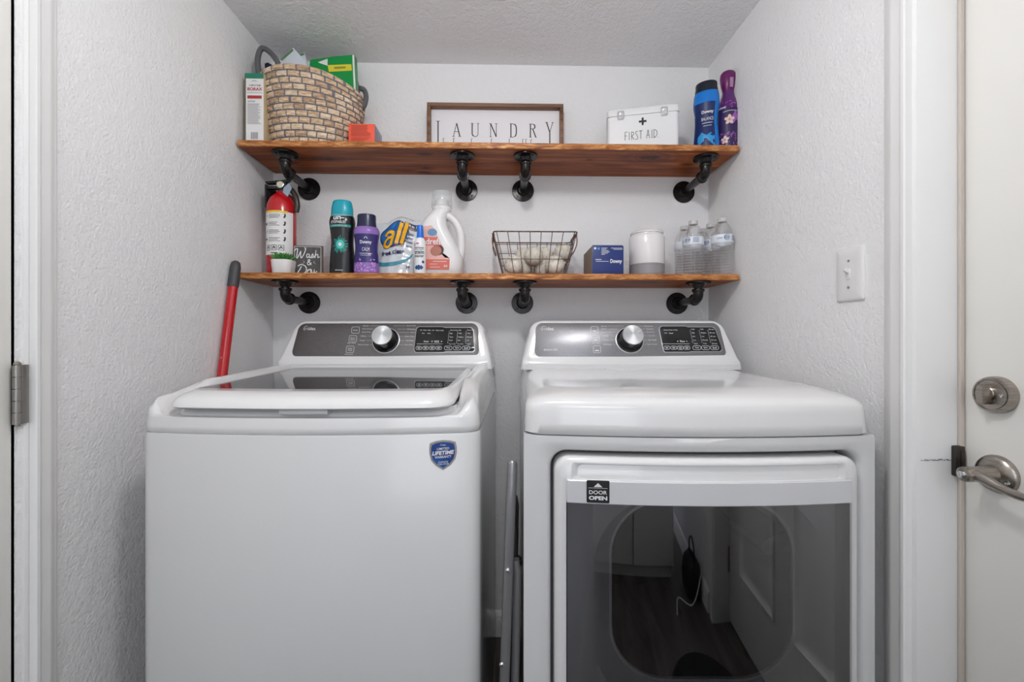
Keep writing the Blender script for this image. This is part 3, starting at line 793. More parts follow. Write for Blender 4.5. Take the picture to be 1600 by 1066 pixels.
# sides, back, bottom and the top chamfer
side = fp(0, 0, 0.045, 0.004); 
for i, z in ((0, 0),): pass
P0 = [Vector((-HW, 0.0, 0)), Vector((-HW, DEP, 0)), Vector((HW, DEP, 0)), Vector((HW, 0.0, 0))]
zt_ = Z(SEAM) - 0.004
for a, c in zip(P0, P0[1:]):
    vs = [bm.verts.new((a.x, a.y, 0.045)), bm.verts.new((c.x, c.y, 0.045)), bm.verts.new((c.x, c.y, zt_)), bm.verts.new((a.x, a.y, zt_))]; bm.faces.new(vs)
for z in (0.045, zt_):
    xs = [HW * (k / 12 * 2 - 1) for k in range(13)]
    vs = [bm.verts.new((x, -bulge(x), z)) for x in xs] + [bm.verts.new((HW, DEP, z)), bm.verts.new((-HW, DEP, z))]; bm.faces.new(vs)
bmesh.ops.remove_doubles(bm, verts=bm.verts[:], dist=0.0004)
obj('cabinet', bm, M_white, dryer)
feet(dryer)
# the well behind the door and the drum
bm = BM()
Fq = rrect(gx0, gx1, gz0, gz1, gr, 8, 10); Rq = rrect(-0.20, 0.262, 0.36, 0.815, 0.15, 8, 10)
loft(bm, [[Vector((x, 0.052, z)) for x, z in Fq], [Vector((x, 0.056, z)) for x, z in Rq]], False, False)
obj('door_well', bm, mat('well_grey', rgb(150, 150, 152), 0.4), dryer)
bm = BM()
Q1 = rrect(-0.27, 0.285, 0.30, 0.84, 0.255, 8, 10)
loft(bm, [[Vector((x, 0.056, z)) for x, z in Rq], [Vector((x, 0.075, z)) for x, z in Q1], [Vector((x, 0.60, z)) for x, z in Q1]], False, True)
for k in range(3):
    a = PI / 2 + k * 2 * PI / 3; Mx = Matrix.Translation((0.005, 0.33, 0.56)) @ Matrix.Rotation(a, 4, 'Y')
    box(bm, 0.20, 0.27, -0.24, 0.24, -0.02, 0.02, 0.012, M=Mx)
obj('drum', bm, mat('drum_steel', rgb(70, 70, 72), 0.35, 0.7), dryer)['label'] = 'dark steel drum inside the door'
# top
def tz(x, y, z):
    return z + 0.012 * max(0, min(1, (y - 0.05) / 0.45)) if z > Z(-0.125) else z
bm = BM()
loft(bm, [fp(0.005, 0.005, Z(SEAM) - 0.003), fp(0.0005, 0.0, Z(SEAM) + 0.0005), fp(0.0015, 0.001, Z(-0.165)), fp(0.003, 0.002, Z(-0.145)), fp(0.0045, 0.004, Z(-0.131)), fp(0.008, 0.0075, Z(-0.124), 0.035), fp(0.014, 0.013, Z(-0.1185), 0.04, zf=tz), fp(0.022, 0.025, Z(-0.1135), 0.045, zf=tz), fp(0.034, 0.045, Z(-0.1085), 0.05, zf=tz), fp(0.046, 0.070, Z(-0.1045), 0.05, zf=tz), fp(0.055, 0.088, Z(-0.1030), 0.05, zf=tz), fp(0.075, 0.105, Z(-0.1027), 0.05, zf=tz), fp(0.16, 0.22, Z(-0.1025), 0.05, zf=tz), fp(0.26, 0.33, Z(-0.1025), 0.03, zf=tz, iyb=0.0)], False, True)
obj('top_cover', bm, M_white2, dryer, ang=60)
hs, pnD, pmD = console(dryer, 0.487, M_pan2)
def DXm(zx, zy):
    t = (zy - 70) / 234.0
    return ((zx - (762 + 18 * t)) / (640 + 22 * t) * 0.2995 * (1 - 0.022 * (1 - t)), 1 - t)
def xfD(off=0.0016):
    def f(zx, mzy):
        x, h = DXm(zx, -mzy); return pmD(x, h, off)
    return f
display(dryer, pnD, pmD, DXm, (985, 1008), (1372, 1405), 1180, 100, 266, None, None, None)
kx, kh = DXm(775, 190); knob(pnD, pmD, kx, kh, mark=0.5)
b = BM(); X = xfD()
brand(b, 160, -108, 30, X); obj('brand_logo', b, M_print, pnD, smooth=False, fix=False); b = BM()
text(b, 'SENSOR DRY', 180, -254, 12, 98, X, 0.01, align='l'); obj('feature_lettering', b, M_print, pnD, smooth=False, fix=False); b = BM()
for (bx, by) in ((532, 118), (540, 181), (548, 250)):
    rr_line(b, bx - 25, bx + 25, -by - 23, -by + 23, 9, 2.5, X)
    stroke(b, [(bx - 14, -by - 9), (bx + 14, -by - 9)], 7, X)
text(b, 'Start / Pause', 545, -212, 8, 60, X)
obj('button_print', b, M_print, pnD, smooth=False, fix=False); b = BM()
for s, zx, zy, e in (('Normal', 580, 92, 735), ('Bulky', 583, 113, 690), ('Heavy Duty', 586, 134, 680), ('Casual', 590, 160, 672), ('Towels', 592, 188, 668), ('Delicates', 594, 217, 670)):
    wd = len(s) * 6.4
    text(b, s, zx, -zy, 9.5, wd, X, align='l'); stroke(b, [(zx + wd + 8, -zy), (e, -zy)], 1.3, X)
obj('cycle_lettering', b, M_print, pnD, smooth=False, fix=False); b = BM()
for s, zx, zy, e in (('Activewear', 942, 92, 815), ('Sanitize', 946, 112, 850), ('Quick Dry', 950, 134, 866), ('Time Dry', 954, 160, 874), ('Air Fluff', 960, 188, 878), ('Super Quick', 966, 217, 876)):
    wd = len(s) * 6.4
    text(b, s, zx, -zy, 9.5, wd, X, align='r'); stroke(b, [(zx - wd - 8, -zy), (e, -zy)], 1.3, X)
o = obj('cycle_lettering', b, M_print, pnD, smooth=False, fix=False); o['label'] = 'white printed lettering'
W3 = (('High', 'Med', 'Low', 'Low', 'None'), ('High', 'Medium', 'Low', 'Normal', 'Damp'), ('60 min', '50 min', '40 min', '30 min', '20 min'))
disp_print(pnD, xfD(0.0030), (1030, 1077, 1122, 1167), (1236, 1296, 1358), 241, ((1205, 14), (1268, 14), (1328, 14)), (116, 140, 164, 189, 213), (1002, 1186, 215), W3,
           (('Sensing  Drying  Cooling', 1062, 121, 9), ('Delay', 1028, 142, 8), ('Sound', 1064, 142, 8)), (('<  Time  >', 1138, 198, 12),))
# door: shell with the grip pocket along its top, front bar, glass
zd1 = Z(-0.226); zd0 = 0.208; dx0, dx1 = gx0 + 0.006, gx1 - 0.006
zbar1, zbar0 = Z(-0.2665), Z(-0.3105); wx0, wx1 = -0.262, 0.279
PR = 0.010          # how far the door stands proud of the cabinet front
def dy(x, off=0.0): return -bulge(x) - PR + off
bm = BM()
def dring(x0, x1, z0, z1, r, off, nc=8, ne=10): return [Vector((x, dy(x, off), z)) for x, z in rrect(x0, x1, z0, z1, r, nc, ne)]
def bowed(b, x0, x1, z0, z1, off, nx=28, nz=2):
    patch(b, x0, x1, z0, z1, lambda x, z: Vector((x, dy(x, off), z)), nx, nz)
loft(bm, [dring(dx0, dx1, zd0, zd1, 0.030, 0.05), dring(dx0, dx1, zd0, zd1, 0.030, 0.012), dring(dx0 + 0.002, dx1 - 0.002, zd0 + 0.002, zd1 - 0.002, 0.029, 0.005), dring(dx0 + 0.008, dx1 - 0.008, zd0 + 0.008, zd1 - 0.008, 0.025, 0.0012), dring(dx0 + 0.014, dx1 - 0.014, zd0 + 0.014, zbar1 + 0.000, 0.006, 0.0)], False, False)
loft(bm, [dring(dx0 + 0.014, dx1 - 0.014, zd0 + 0.014, zbar1 + 0.000, 0.006, 0.0), dring(wx0, wx1, zd0 + 0.03, zbar1, 0.004, 0.0), dring(wx0, wx1, zd0 + 0.03, zbar1, 0.004, 0.028)], False, False)
shell = bm
obj('door_frame', shell, M_white2, dryer, ang=45)
bm = BM()      # grip pocket: a scoop cut behind the bar, lighter back wall
px0, px1 = wx0 + 0.022, wx1 - 0.022
loft(bm, [dring(px0 - 0.012, px1 + 0.012, zbar1 - 0.002, zd1 - 0.008, 0.006, -0.0035, 6, 8), dring(px0 - 0.006, px1 + 0.006, zbar1 - 0.002, zd1 - 0.010, 0.008, -0.0035, 6, 8), dring(px0 + 0.004, px1 - 0.004, zbar1 + 0.004, zd1 - 0.014, 0.010, 0.004, 6, 8), dring(px0 + 0.010, px1 - 0.010, zbar1 + 0.010, zd1 - 0.018, 0.010, 0.006, 6, 8)], False, True)
obj('door_grip', bm, M_white2, dryer, ang=45)
bm = BM()
loft(bm, [dring(wx0, wx1, zbar0, zbar1, 0.002, 0.016, 3, 14), dring(wx0, wx1, zbar0, zbar1, 0.002, -0.0065, 3, 14), dring(wx0 + 0.0015, wx1 - 0.0015, zbar0 + 0.0015, zbar1 - 0.0015, 0.002, -0.008, 3, 14)], False, False)
bowed(bm, wx0 + 0.0015, wx1 - 0.0015, zbar0 + 0.0015, zbar1 - 0.0015, -0.008)
bar = obj('door_bar', bm, mat('bar_silver_white', rgb(214, 214, 217), 0.25, 0.15), dryer, ang=30); bar['label'] = 'pale silver bar above the glass'
bm = BM()
bowed(bm, wx0 + 0.0005, wx1 - 0.0005, zd0 + 0.031, zbar0 - 0.0005, -0.0060)
mg = bpy.data.materials.new('tinted_door_glass'); mg.use_nodes = True
nt = mg.node_tree; nt.nodes.remove(nt.nodes['Principled BSDF']); N = nt.nodes.new; L = nt.links.new
tr = N('ShaderNodeBsdfTransparent'); tr.inputs[0].default_value = (0.60, 0.60, 0.61, 1); gl = N('ShaderNodeBsdfGlossy'); gl.inputs[0].default_value = (0.9, 0.9, 0.92, 1); gl.inputs['Roughness'].default_value = 0.015
fr = N('ShaderNodeFresnel'); fr.inputs['IOR'].default_value = 2.4; ms = N('ShaderNodeMixShader')
L(fr.outputs[0], ms.inputs[0]); L(tr.outputs[0], ms.inputs[1]); L(gl.outputs[0], ms.inputs[2]); L(ms.outputs[0], nt.nodes['Material Output'].inputs[0])
gls = obj('door_glass', bm, mg, dryer, ang=30); gls['label'] = 'smoke-tinted glass'
# liner and bowl behind the glass
ix0, ix1, iz0, iz1 = -0.160, 0.212, Z(-0.700), Z(-0.335)
bm = BM()
def lring(x0, x1, z0, z1, r, y): return [Vector((x, y - bulge(x) * (1 if y < 0.03 else 0.2), z)) for x, z in rrect(x0, x1, z0, z1, r, 10, 10)]
loft(bm, [lring(wx0 + 0.003, wx1 - 0.003, zd0 + 0.032, zbar0 + 0.01, 0.004, 0.004), lring(wx0 + 0.006, wx1 - 0.006, zd0 + 0.036, zbar0 + 0.01, 0.02, 0.022), lring(ix0 - 0.045, ix1 + 0.045, iz0 - 0.04, iz1 + 0.03, 0.15, 0.026), lring(ix0 - 0.006, ix1 + 0.006, iz0 - 0.006, iz1 + 0.006, 0.115, 0.050)], False, False)
obj('door_liner', bm, mat('liner_grey', rgb(205, 205, 207), 0.35), dryer, ang=50)['label'] = 'grey plastic liner behind the glass'
bm = BM()
loft(bm, [lring(ix0 - 0.006, ix1 + 0.006, iz0 - 0.006, iz1 + 0.006, 0.115, 0.049), lring(ix0 - 0.003, ix1 + 0.003, iz0 - 0.003, iz1 + 0.003, 0.113, 0.0465), lring(ix0, ix1, iz0, iz1, 0.11, 0.049), lring(ix0, ix1, iz0, iz1, 0.11, 0.056)], False, False)
obj('window_ring', bm, mat('ring_grey', rgb(235, 235, 237), 0.2), dryer, ang=50)['label'] = 'thin pale ring round the inner window'
# door-open sticker
b = BM(); dfm = lambda off: (lambda x, z: Vector((x, dy(x) - 0.0085 - off, z)))
def dpt(u, v, d=0.832): 
    return (u - 800) / F * d - 0.366, EYE + (V0 - v) / F * d
sx_, sz_ = dpt(932, 764); hw_ = 17.2 * 0.832 / F
blob(b, rrect(sx_ - hw_, sx_ + hw_, sz_ - hw_, sz_ + hw_, 0.002, 3, 1), dfm(0.0007), c=(sx_, sz_)); st = obj('sticker', b, mat('sticker_black', rgb(24, 24, 25), 0.4), bar, smooth=False); st['label'] = 'black door open sticker'
b = BM(); q = dfm(0.0013)
text(b, 'DOOR', sx_, sz_ - 0.0012, 0.0072, 0.033, q, 0.02); text(b, 'OPEN', sx_, sz_ - 0.0118, 0.0078, 0.034, q, 0.045)
stroke(b, [(sx_ - 0.0175, sz_ + 0.0068), (sx_ + 0.0175, sz_ + 0.0068)], 0.0006, q)
blob(b, [(sx_ - 0.008, sz_ + 0.0088), (sx_ + 0.008, sz_ + 0.0088), (sx_, sz_ + 0.0165)], q)
obj('sticker_lettering', b, M_print, st, smooth=False, fix=False)
# ================================================================== SHELVES
S1, S2 = EYE + 0.6395, EYE + 0.2140          # tops of the two boards
SF = 1.415; STH = 0.0195
def shelf(top, label, chipseed):
    x0, x1 = WL + 0.008, WR - 0.010
    t = thing('shelf_board', label, 'shelf', ((x0 + x1) / 2, (SF + WB) / 2, top - STH), group='stained pine wall shelves')
    hx, hy = (x1 - x0) / 2, (WB - 0.001 - SF) / 2
    b = BM(); nx = 160
    # slightly uneven, hand-sanded front edge
    rings = []
    rnd = random.Random(chipseed)
    for i in range(nx + 1):
        x = -hx + 2 * hx * i / nx
        w1, w2 = rnd.uniform(0, .0009), rnd.uniform(0, .0009)
        rings.append([Vector((x, -hy + 0.0015 + w1, 0)), Vector((x, -hy, 0.002 + w2)), Vector((x, -hy, STH - 0.0025 - w1)), Vector((x, -hy + 0.002 + w2, STH)), Vector((x, hy, STH)), Vector((x, hy, 0))])
    R = loft(b, rings, True, True)
    b.faces.ensure_lookup_table()
    for f in b.faces:
        c = f.calc_center_median()
        if c.y < -hy + 0.004 and abs(f.normal.y) > 0.3: f.material_index = 1
    b.normal_update()
    for f in b.faces:
        if f.normal.y < -0.6 or f.normal.y > 0.6 and f.calc_center_median().y < 0: f.material_index = 1
    obj('board', b, [M_shelf, M_edge], t, ang=25)
    return t
shelf(S1, 'upper stained pine shelf board with visible knots', 3)
shelf(S2, 'lower stained pine shelf board, between the upper one and the machines', 8)

def pipe_bracket(x, top, label):
    """flange under the board, nipple down, elbow, pipe back to the wall flange"""
    zb = top - STH; drop = 0.058; yb = 1.468
    t = thing('pipe_bracket', label, 'shelf bracket', (x, WB, zb - drop), group='black iron pipe shelf brackets')
    y = yb - WB
    def flange(M):
        b = BM(); lathe(b, [(0.0400, 0.0), (0.0412, 0.0015), (0.0412, 0.0055), (0.040, 0.007), (0.0225, 0.0085), (0.0195, 0.012), (0.0185, 0.019), (0.0175, 0.0205), (0.0135, 0.0205)], 48, M=M)
        for k in range(4):
            a = PI / 4 + k * PI / 2
            lathe(b, [(0.0046, 0.0064), (0.0046, 0.0082), (0.0035, 0.0094), (0, 0.0096)], 12, M=M @ Matrix.Translation((0.031 * math.cos(a), 0.031 * math.sin(a), 0)))
        return b
    obj('shelf_flange', flange(Matrix.Translation((0, y, drop)) @ Matrix.Rotation(PI, 4, 'X')), M_pipe, t)
    obj('wall_flange', flange(Matrix.Translation((0, 0, 0)) @ Matrix.Rotation(PI / 2, 4, 'X')), M_pipe, t)
    b = BM(); tube(b, [(0, y, drop - 0.012), (0, y, 0.022)], 0.0133, 20); tube(b, [(0, -0.012, 0), (0, y + 0.022, 0)], 0.0133, 20)
    obj('pipe', b, M_pipe, t)
    b = BM(); R = 0.020; arc = [(0, y + R - R * math.cos(a), R - R * math.sin(a)) for a in [PI / 2 * k / 8 for k in range(9)]]
    tube(b, [(0, y, 0.030)] + arc + [(0, y + 0.030, 0)], [0.0175] + [0.0168] * 9 + [0.0175], 20)
    lathe(b, [(0.0195, 0), (0.0205, 0.002), (0.0205, 0.007), (0.0195, 0.009), (0.0168, 0.0095)], 24, c=(0, y, 0.0245))
    lathe(b, [(0.0195, 0), (0.0205, 0.002), (0.0205, 0.007), (0.0195, 0.009), (0.0168, 0.0095)], 24, M=Matrix.Translation((0, y + 0.034, 0)) @ Matrix.Rotation(PI / 2, 4, 'X'))
    obj('elbow', b, M_pipe, t)
    return t
WN = ('leftmost', 'second from the left', 'third from the left', 'rightmost')
for k, (u1, u2) in enumerate(((466, 455), (726, 726), (819, 818), (1084, 1073))):
    pipe_bracket(wp(u1, 300, 1.56).x, S1, 'black iron pipe bracket under the upper shelf, %s' % WN[k])
    pipe_bracket(wp(466 if k == 0 else u2, 470, 1.56).x, S2, 'black iron pipe bracket under the lower shelf, %s' % WN[k])

# ================================================================== BOTTLES
def body(name, parent, prof, m, sx=1, sy=1, n=40, cap0=True, cap1=True, lab=None, sq=2.0):
    b = BM(); lathe(b, prof, n, sx, sy, cap0=cap0, cap1=cap1, sq=sq); o = obj(name, b, m, parent, ang=50)
    if lab: o['label'] = lab
    return o
def scent_bottle(label, u, Y, S, h, wd, col, capcol, band, bandcol, neck=0.90, depth=0.72, rz=0.0, cap_h=0.1, cap_style=0):
    """waisted scent-booster bottle: oval body, big cup cap"""
    t = thing('scent_booster_bottle', label, 'bottle', (wp(u, 300, Y).x, Y, S), rz)
    a = wd / 2; H = h
    bz = H * (1 - cap_h)
    prof = [(a * 0.92, 0), (a * 0.98, 0.004), (a * 0.99, H * 0.12), (a * 0.93, H * 0.28), (a * 0.86, H * 0.42), (a * 0.90, H * 0.55), (a * 0.99, H * 0.66), (a, H * 0.72), (a * 0.94, bz - H * 0.03), (a * 0.86, bz)]
    pr = [tuple(q)[:2] for q in smooth_path([(p[0], p[1], 0) for p in prof], 3)]
    body('bottle_body', t, pr, col, 1, depth)
    c0 = a * neck
    if cap_style == 0: cp = [(c0 * 0.97, bz - 0.002), (c0, bz + 0.002), (c0 * 0.97, bz + (H - bz) * 0.5), (c0 * 0.86, H - 0.006), (c0 * 0.80, H - 0.001), (c0 * 0.72, H)]
    else: cp = [(c0 * 0.97, bz - 0.002), (c0 * 0.98, bz + 0.004), (c0 * 0.92, bz + (H - bz) * 0.5), (c0 * 0.93, H - 0.005), (c0 * 0.88, H)]
    body('cap', t, cp, capcol, 1, depth + 0.06)
    if band:
        body('collar', t, [(c0 * 0.98, bz - 0.010), (c0 * 1.03, bz - 0.009), (c0 * 1.03, bz - 0.001), (c0 * 0.98, bz)], bandcol, 1, depth + 0.04)
    return t, pr, depth

M_teal = mat('teal_cap', rgb(20, 160, 178), 0.3); M_blk = mat('bottle_black', rgb(20, 22, 26), 0.22); M_navy = mat('navy_plastic', rgb(26, 30, 66), 0.3)
M_tealglow = mat('teal_print', rgb(36, 150, 140), 0.4); M_teal2 = mat('teal_light_print', rgb(120, 214, 200), 0.4)
t, pr, dp = scent_bottle('black scent booster bottle with teal cap and burst print, left of the purple one', 535, 1.47, S2, 0.247, 0.084, M_blk, M_teal, True, mat('teal_collar', rgb(120, 170, 175), 0.4), cap_h=0.20, neck=0.86)
q = round_map(pr, 1, dp, 0.0007); rr = random.Random(2)
b = BM()
for k in range(30):
    a = 2 * PI * k / 30 + rr.uniform(-.08, .08); r0, r1 = 0.014, rr.uniform(0.021, 0.031)
    blob(b, [(0.002 + r0 * math.cos(a - .08), .098 + r0 * math.sin(a - .08)), (0.002 + r1 * math.cos(a - .05), .098 + r1 * math.sin(a - .05)), (0.002 + r1 * math.cos(a + .05), .098 + r1 * math.sin(a + .05)), (0.002 + r0 * math.cos(a + .08), .098 + r0 * math.sin(a + .08))], q)
obj('burst_print', b, M_tealglow, t, smooth=False)
b = BM(); patch(b, -0.040, 0.040, 0.155, 0.163, q, 12, 1); obj('teal_band', b, M_tealglow, t, smooth=False)
b = BM(); blob(b, ell(0.002, .098, .015, .015), round_map(pr, 1, dp, 0.0011)); obj('burst_centre', b, mat('teal_mid', rgb(70, 190, 178), 0.4), t, smooth=False)
b = BM(); q2 = round_map(pr, 1, dp, 0.0015); blob(b, ell(0.002, .098, .006, .006), q2)
text(b, 'un-', -0.002, .184, .012, .036, q2, 0.03); text(b, 'STOPABLES', -0.004, .171, .009, .050, q2, 0.02); text(b, 'IN-WASH SCENT BOOSTER', 0, .159, .004, .05, q2, 0.01, res=1); text(b, 'downy', 0, .012, .007, .026, q2, 0.01)
obj('lettering', b, M_print, t, smooth=False, fix=False)

M_purp = noise_mat('purple_label', rgb(66, 40, 120), rgb(128, 78, 170), (30, 30, 22), 0.3, 3)
t, pr, dp = scent_bottle('purple scent booster bottle with navy cap, beside the black one', 573, 1.449, S2, 0.195, 0.082, mat('purple_bottle', rgb(140, 104, 178), 0.25), M_navy, True, mat('lilac_collar', rgb(196, 176, 214), 0.3), cap_h=0.215, neck=0.78, depth=0.75, rz=0.12, cap_style=1)
q = round_map(pr, 1, dp, 0.0006)
b = BM(); patch(b, -0.055, 0.055, 0.035, 0.128, q, 20, 8); obj('label_print', b, mat('navy_purple', rgb(44, 34, 104), 0.3), t)
b = BM(); rr = random.Random(5)
for k in range(46):
    x, z = rr.uniform(-.036, .036), abs(rr.gauss(0, .022)) + 0.006; a = rr.uniform(0, PI)
    blob(b, ell(x, z, rr.uniform(.003, .006), .0018, 8, a), round_map(pr, 1, dp, 0.0011))
obj('blossom_print', b, mat('lilac_blossom', rgb(196, 140, 214), 0.4), t, smooth=False)
b = BM(); q2 = round_map(pr, 1, dp, 0.0013)
text(b, 'Downy', 0.002, .100, .014, .042, q2, 0.03); text(b, 'CALM', 0.002, .078, .012, .026, q2, 0.0); stroke(b, [(-.02, .064), (.024, .064)], .0016, q2, curve=4); stroke(b, [(-.016, .058), (.020, .058)], .0012, q2, curve=4)
stroke(b, [(-.004, .112), (0.002, .118), (.008, .112)], .0016, q2, curve=4)
obj('lettering', b, M_print, t, smooth=False, fix=False)

# blue bottle on the upper shelf
t, pr, dp = scent_bottle('blue scent booster bottle with dark cap on the upper shelf', 1103.5, 1.478, S1, 0.236, 0.083, mat('royal_blue', rgb(12, 118, 208), 0.25), mat('ink_cap', rgb(10, 20, 34), 0.3), False, None, cap_h=0.13, neck=0.90, depth=0.66, rz=-0.55, cap_style=1)
q = round_map(pr, 1, dp, 0.0006); b = BM(); patch(b, -0.046, 0.034, 0.012, 0.162, q, 20, 10); obj('label_print', b, mat('deep_blue', rgb(12, 34, 92), 0.3), t)
q1 = round_map(pr, 1, dp, 0.0010)
b = BM(); blob(b, [(-.03, .010), (.032, .010), (.032, .045), (.018, .058), (.004, .050), (-.012, .062), (-.026, .048)], q1); obj('splash_print', b, mat('sky_print', rgb(44, 150, 214), 0.35), t, smooth=False)
b = BM(); patch(b, -0.060, -0.048, 0.075, 0.125, q1, 3, 3); obj('barcode_panel', b, mat('grey_green', rgb(110, 130, 120), 0.5), t, smooth=False)
b = BM(); q2 = round_map(pr, 1, dp, 0.0014)
text(b, 'Downy', 0.008, .128, .013, .042, q2, 0.03); text(b, 'BALANCE', 0.008, .106, .011, .044, q2, 0.0); stroke(b, [(-.012, .092), (.026, .092)], .0018, q2, curve=4); stroke(b, [(-.008, .082), (.022, .082)], .0014, q2, curve=4)
rr_line(b, -0.060, -0.047, 0.074, 0.126, .001, .0014, q2)
rr = random.Random(3)
obj('lettering', b, M_print, t, smooth=False, fix=False)

# purple spray bottle in the right corner of the upper shelf
X0 = wp(1137.5, 200, 1.475).x
t = thing('air_freshener_bottle', 'tall purple floral spray bottle with rounded head in the corner', 'spray bottle', (X0, 1.475, S1), -0.35)
prof = [(.031, 0), (.0335, .004), (.0345, .05), (.0345, .13), (.0325, .152), (.0275, .172), (.0210, .190), (.0182, .205)]
pr = [tuple(v)[:2] for v in smooth_path([(p[0], p[1], 0) for p in prof], 3)]
body('bottle_body', t, pr, mat('plum_bottle', rgb(92, 36, 110), 0.25), lab='purple floral body')
head = [(.0185, .200), (.0185, .210), (.0225, .226), (.0250, .242), (.0262, .254), (.0250, .266), (.0200, .274), (.012, .2785), (0, .280)]
b = BM(); lathe(b, head, 36, 1, 0.85); obj('spray_head', b, mat('magenta_plum', rgb(104, 22, 92), 0.2), t, ang=50)
b = BM(); q = round_map([(.0262, 0), (.0262, .3)], 1, .85, .0008, rot=0.35); patch(b, -.006, .006, .214, .246, round_map([(.022, .2), (.0255, .25)], 1, .86, .0012, rot=.35), 2, 3); obj('nozzle_slot', b, mat('pale_plum', rgb(170, 130, 165), 0.3), t, smooth=False)
q = round_map(pr, 1, 1, .0006)
b = BM(); patch(b, -.09, .09, .006, .140, q, 40, 6); obj('label_print', b, mat('violet_night', rgb(52, 34, 84), 0.3), t)
rr = random.Random(11); b = BM(); b2 = BM(); q1 = round_map(pr, 1, 1, .0010); q2 = round_map(pr, 1, 1, .0014)
for k in range(120):
    x, z = rr.uniform(-.05, .06), rr.uniform(.008, .062) if k < 90 else rr.uniform(.14, .168)
    blob(b, ell(x, z, rr.uniform(.002, .0045), .0014, 7, rr.uniform(0, PI)), q1)
blob(b, [(.012, .085), (.04, .08), (.045, .125), (.02, .132), (.008, .11)], q1)
obj('blossom_print', b, mat('orchid', rgb(164, 96, 176), 0.35), t, smooth=False)
for cx_, cz_, s in ((.000, .098, 1.0),):
    for k in range(5):
        a = 2 * PI * k / 5 + .3; blob(b2, ell(cx_ + .008 * s * math.cos(a), cz_ + .009 * s * math.sin(a), .0085 * s, .0055 * s, 12, a), q2)
obj('flower_print', b2, mat('cream_pink', rgb(226, 196, 190), 0.4), t, smooth=False, fix=False); b2 = BM()
for k in range(5):
    a = 2 * PI * k / 5 + .3; blob(b2, ell(-.014 + .0064 * math.cos(a), .032 + .0072 * math.sin(a), .0068, .0044, 12, a), q2)
obj('flower_print', b2, MATS['cream_pink'], t, smooth=False, fix=False); b2 = BM()
for px_, pz_ in ((0, .098), (-.014, .032)): blob(b2, ell(px_, pz_, .0035, .0035, 12), round_map(pr, 1, 1, .0018))
obj('flower_centres', b2, mat('ochre', rgb(196, 140, 90), 0.5), t, smooth=False); b2 = BM()
stroke(b2, [(-.02, .126), (0, .128), (.03, .127)], .0016, q2, curve=4)
text(b2, 'Downy', -.025, .142, .010, .030, q2, 0.03)
obj('lettering', b2, M_print, t, smooth=False, fix=False)

# stain spray
X0 = wp(656.5, 400, 1.432).x
t = thing('stain_spray_bottle', 'small white stain remover bottle with bright blue cap in front of the jug', 'spray bottle', (X0, 1.432, S2))
pr = [(.0178, 0), (.0188, .003), (.0190, .09), (.0180, .104), (.0135, .113), (.0118, .116)]
body('bottle_body', t, pr, mat('white_bottle', rgb(236, 236, 238), 0.3))
body('cap', t, [(.0115, .114), (.0118, .117), (.0108, .135), (.0096, .155), (.0088, .158), (0, .1585)], mat('bright_blue', rgb(20, 110, 215), 0.3))
b = BM(); q = round_map(pr, 1, 1, .0007)
text(b, 'stain', 0, .068, .0125, .032, q, .02); text(b, 'master', 0, .055, .0085, .031, q, .01); stroke(b, [(-.015, .082), (0, .082), (.015, .082)], .0022, q, curve=4); stroke(b, [(-.015, .077), (0, .077), (.015, .077)], .0014, q, curve=4)
obj('lettering', b, M_pdark, t, smooth=False, fix=False)
b = BM(); blob(b, ell(-.001, .018, .0125, .006, 14), q); 
for k in range(8):
    a = k * PI / 4; blob(b, ell(-.001 + .011 * math.cos(a), .018 + .0055 * math.sin(a), .0035, .003, 8), q)
blob(b, ell(.013, .036, .005, .005, 6), q)
obj('blue_print', b, mat('blue_ink', rgb(34, 74, 130), 0.4), t, smooth=False)
b = BM(); blob(b, ell(-.006, .096, .006, .0022, 10), q); blob(b, ell(-.016, .094, .002, .004, 8), q); obj('pink_print', b, mat('pink_ink', rgb(190, 70, 120), 0.4), t, smooth=False)

# baby detergent jug
X0, YJ = wp(689, 400, 1.505).x, 1.505
t = thing('detergent_jug', 'white liquid detergent jug with coral label and moulded side handle', 'detergent jug', (X0, YJ, S2))
Mj = mat('jug_plastic', rgb(232, 229, 228), 0.32)
def sect(z, xa, xb, d, r): return [Vector((x, y, z)) for x, y in rrect(xa, xb, -d, d, r, 6, 3)]
b = BM()
S_ = [(0, -.068, .073, .044, .03), (.004, -.073, .078, .047, .032), (.06, -.073, .076, .048, .032), (.10, -.073, .060, .048, .032), (.14, -.071, .038, .047, .032), (.17, -.066, .022, .045, .03), (.195, -.054, .020, .041, .028), (.212, -.040, .025, .037, .028), (.222, -.030, .032, .033, .028), (.228, -.028, .034, .031, .028)]
loft(b, [sect(*s) for s in S_])
obj('jug_body', b, Mj, t, ang=60)
b = BM()
P = smooth_path([(.012, 0, .212), (.034, 0, .204), (.056, 0, .180), (.069, 0, .145), (.071, 0, .105), (.068, 0, .070), (.060, 0, .050)], 5)
tube(b, P, [.021, .018, .016, .015, .0145] + [.014] * 40, 16, sq=1.25)
obj('jug_handle', b, Mj, t, ang=60)
b = BM(); lathe(b, [(.031, .226), (.0325, .228), (.0325, .238), (.031, .240), (.030, .244)], 40, c=(.003, 0, 0)); obj('collar', b, Mj, t)
M_cap = mat('clear_cap', rgb(220, 226, 226), 0.06, alpha=0.32)
b = BM(); lathe(b, [(.0345, .238), (.0352, .241), (.0345, .262), (.0335, .287), (.0325, .290), (0, .290)], 40, c=(.003, 0, 0)); o = obj('measuring_cap', b, M_cap, t); o['label'] = 'clear grey measuring cap'
b = BM(); lathe(b, [(.024, .240), (.024, .258), (.020, .264), (.0, .265)], 32, c=(.003, 0, 0)); obj('pour_spout', b, Mj, t)
q = lambda off: (lambda x, z: Vector((x, -.0478 - off, z)))
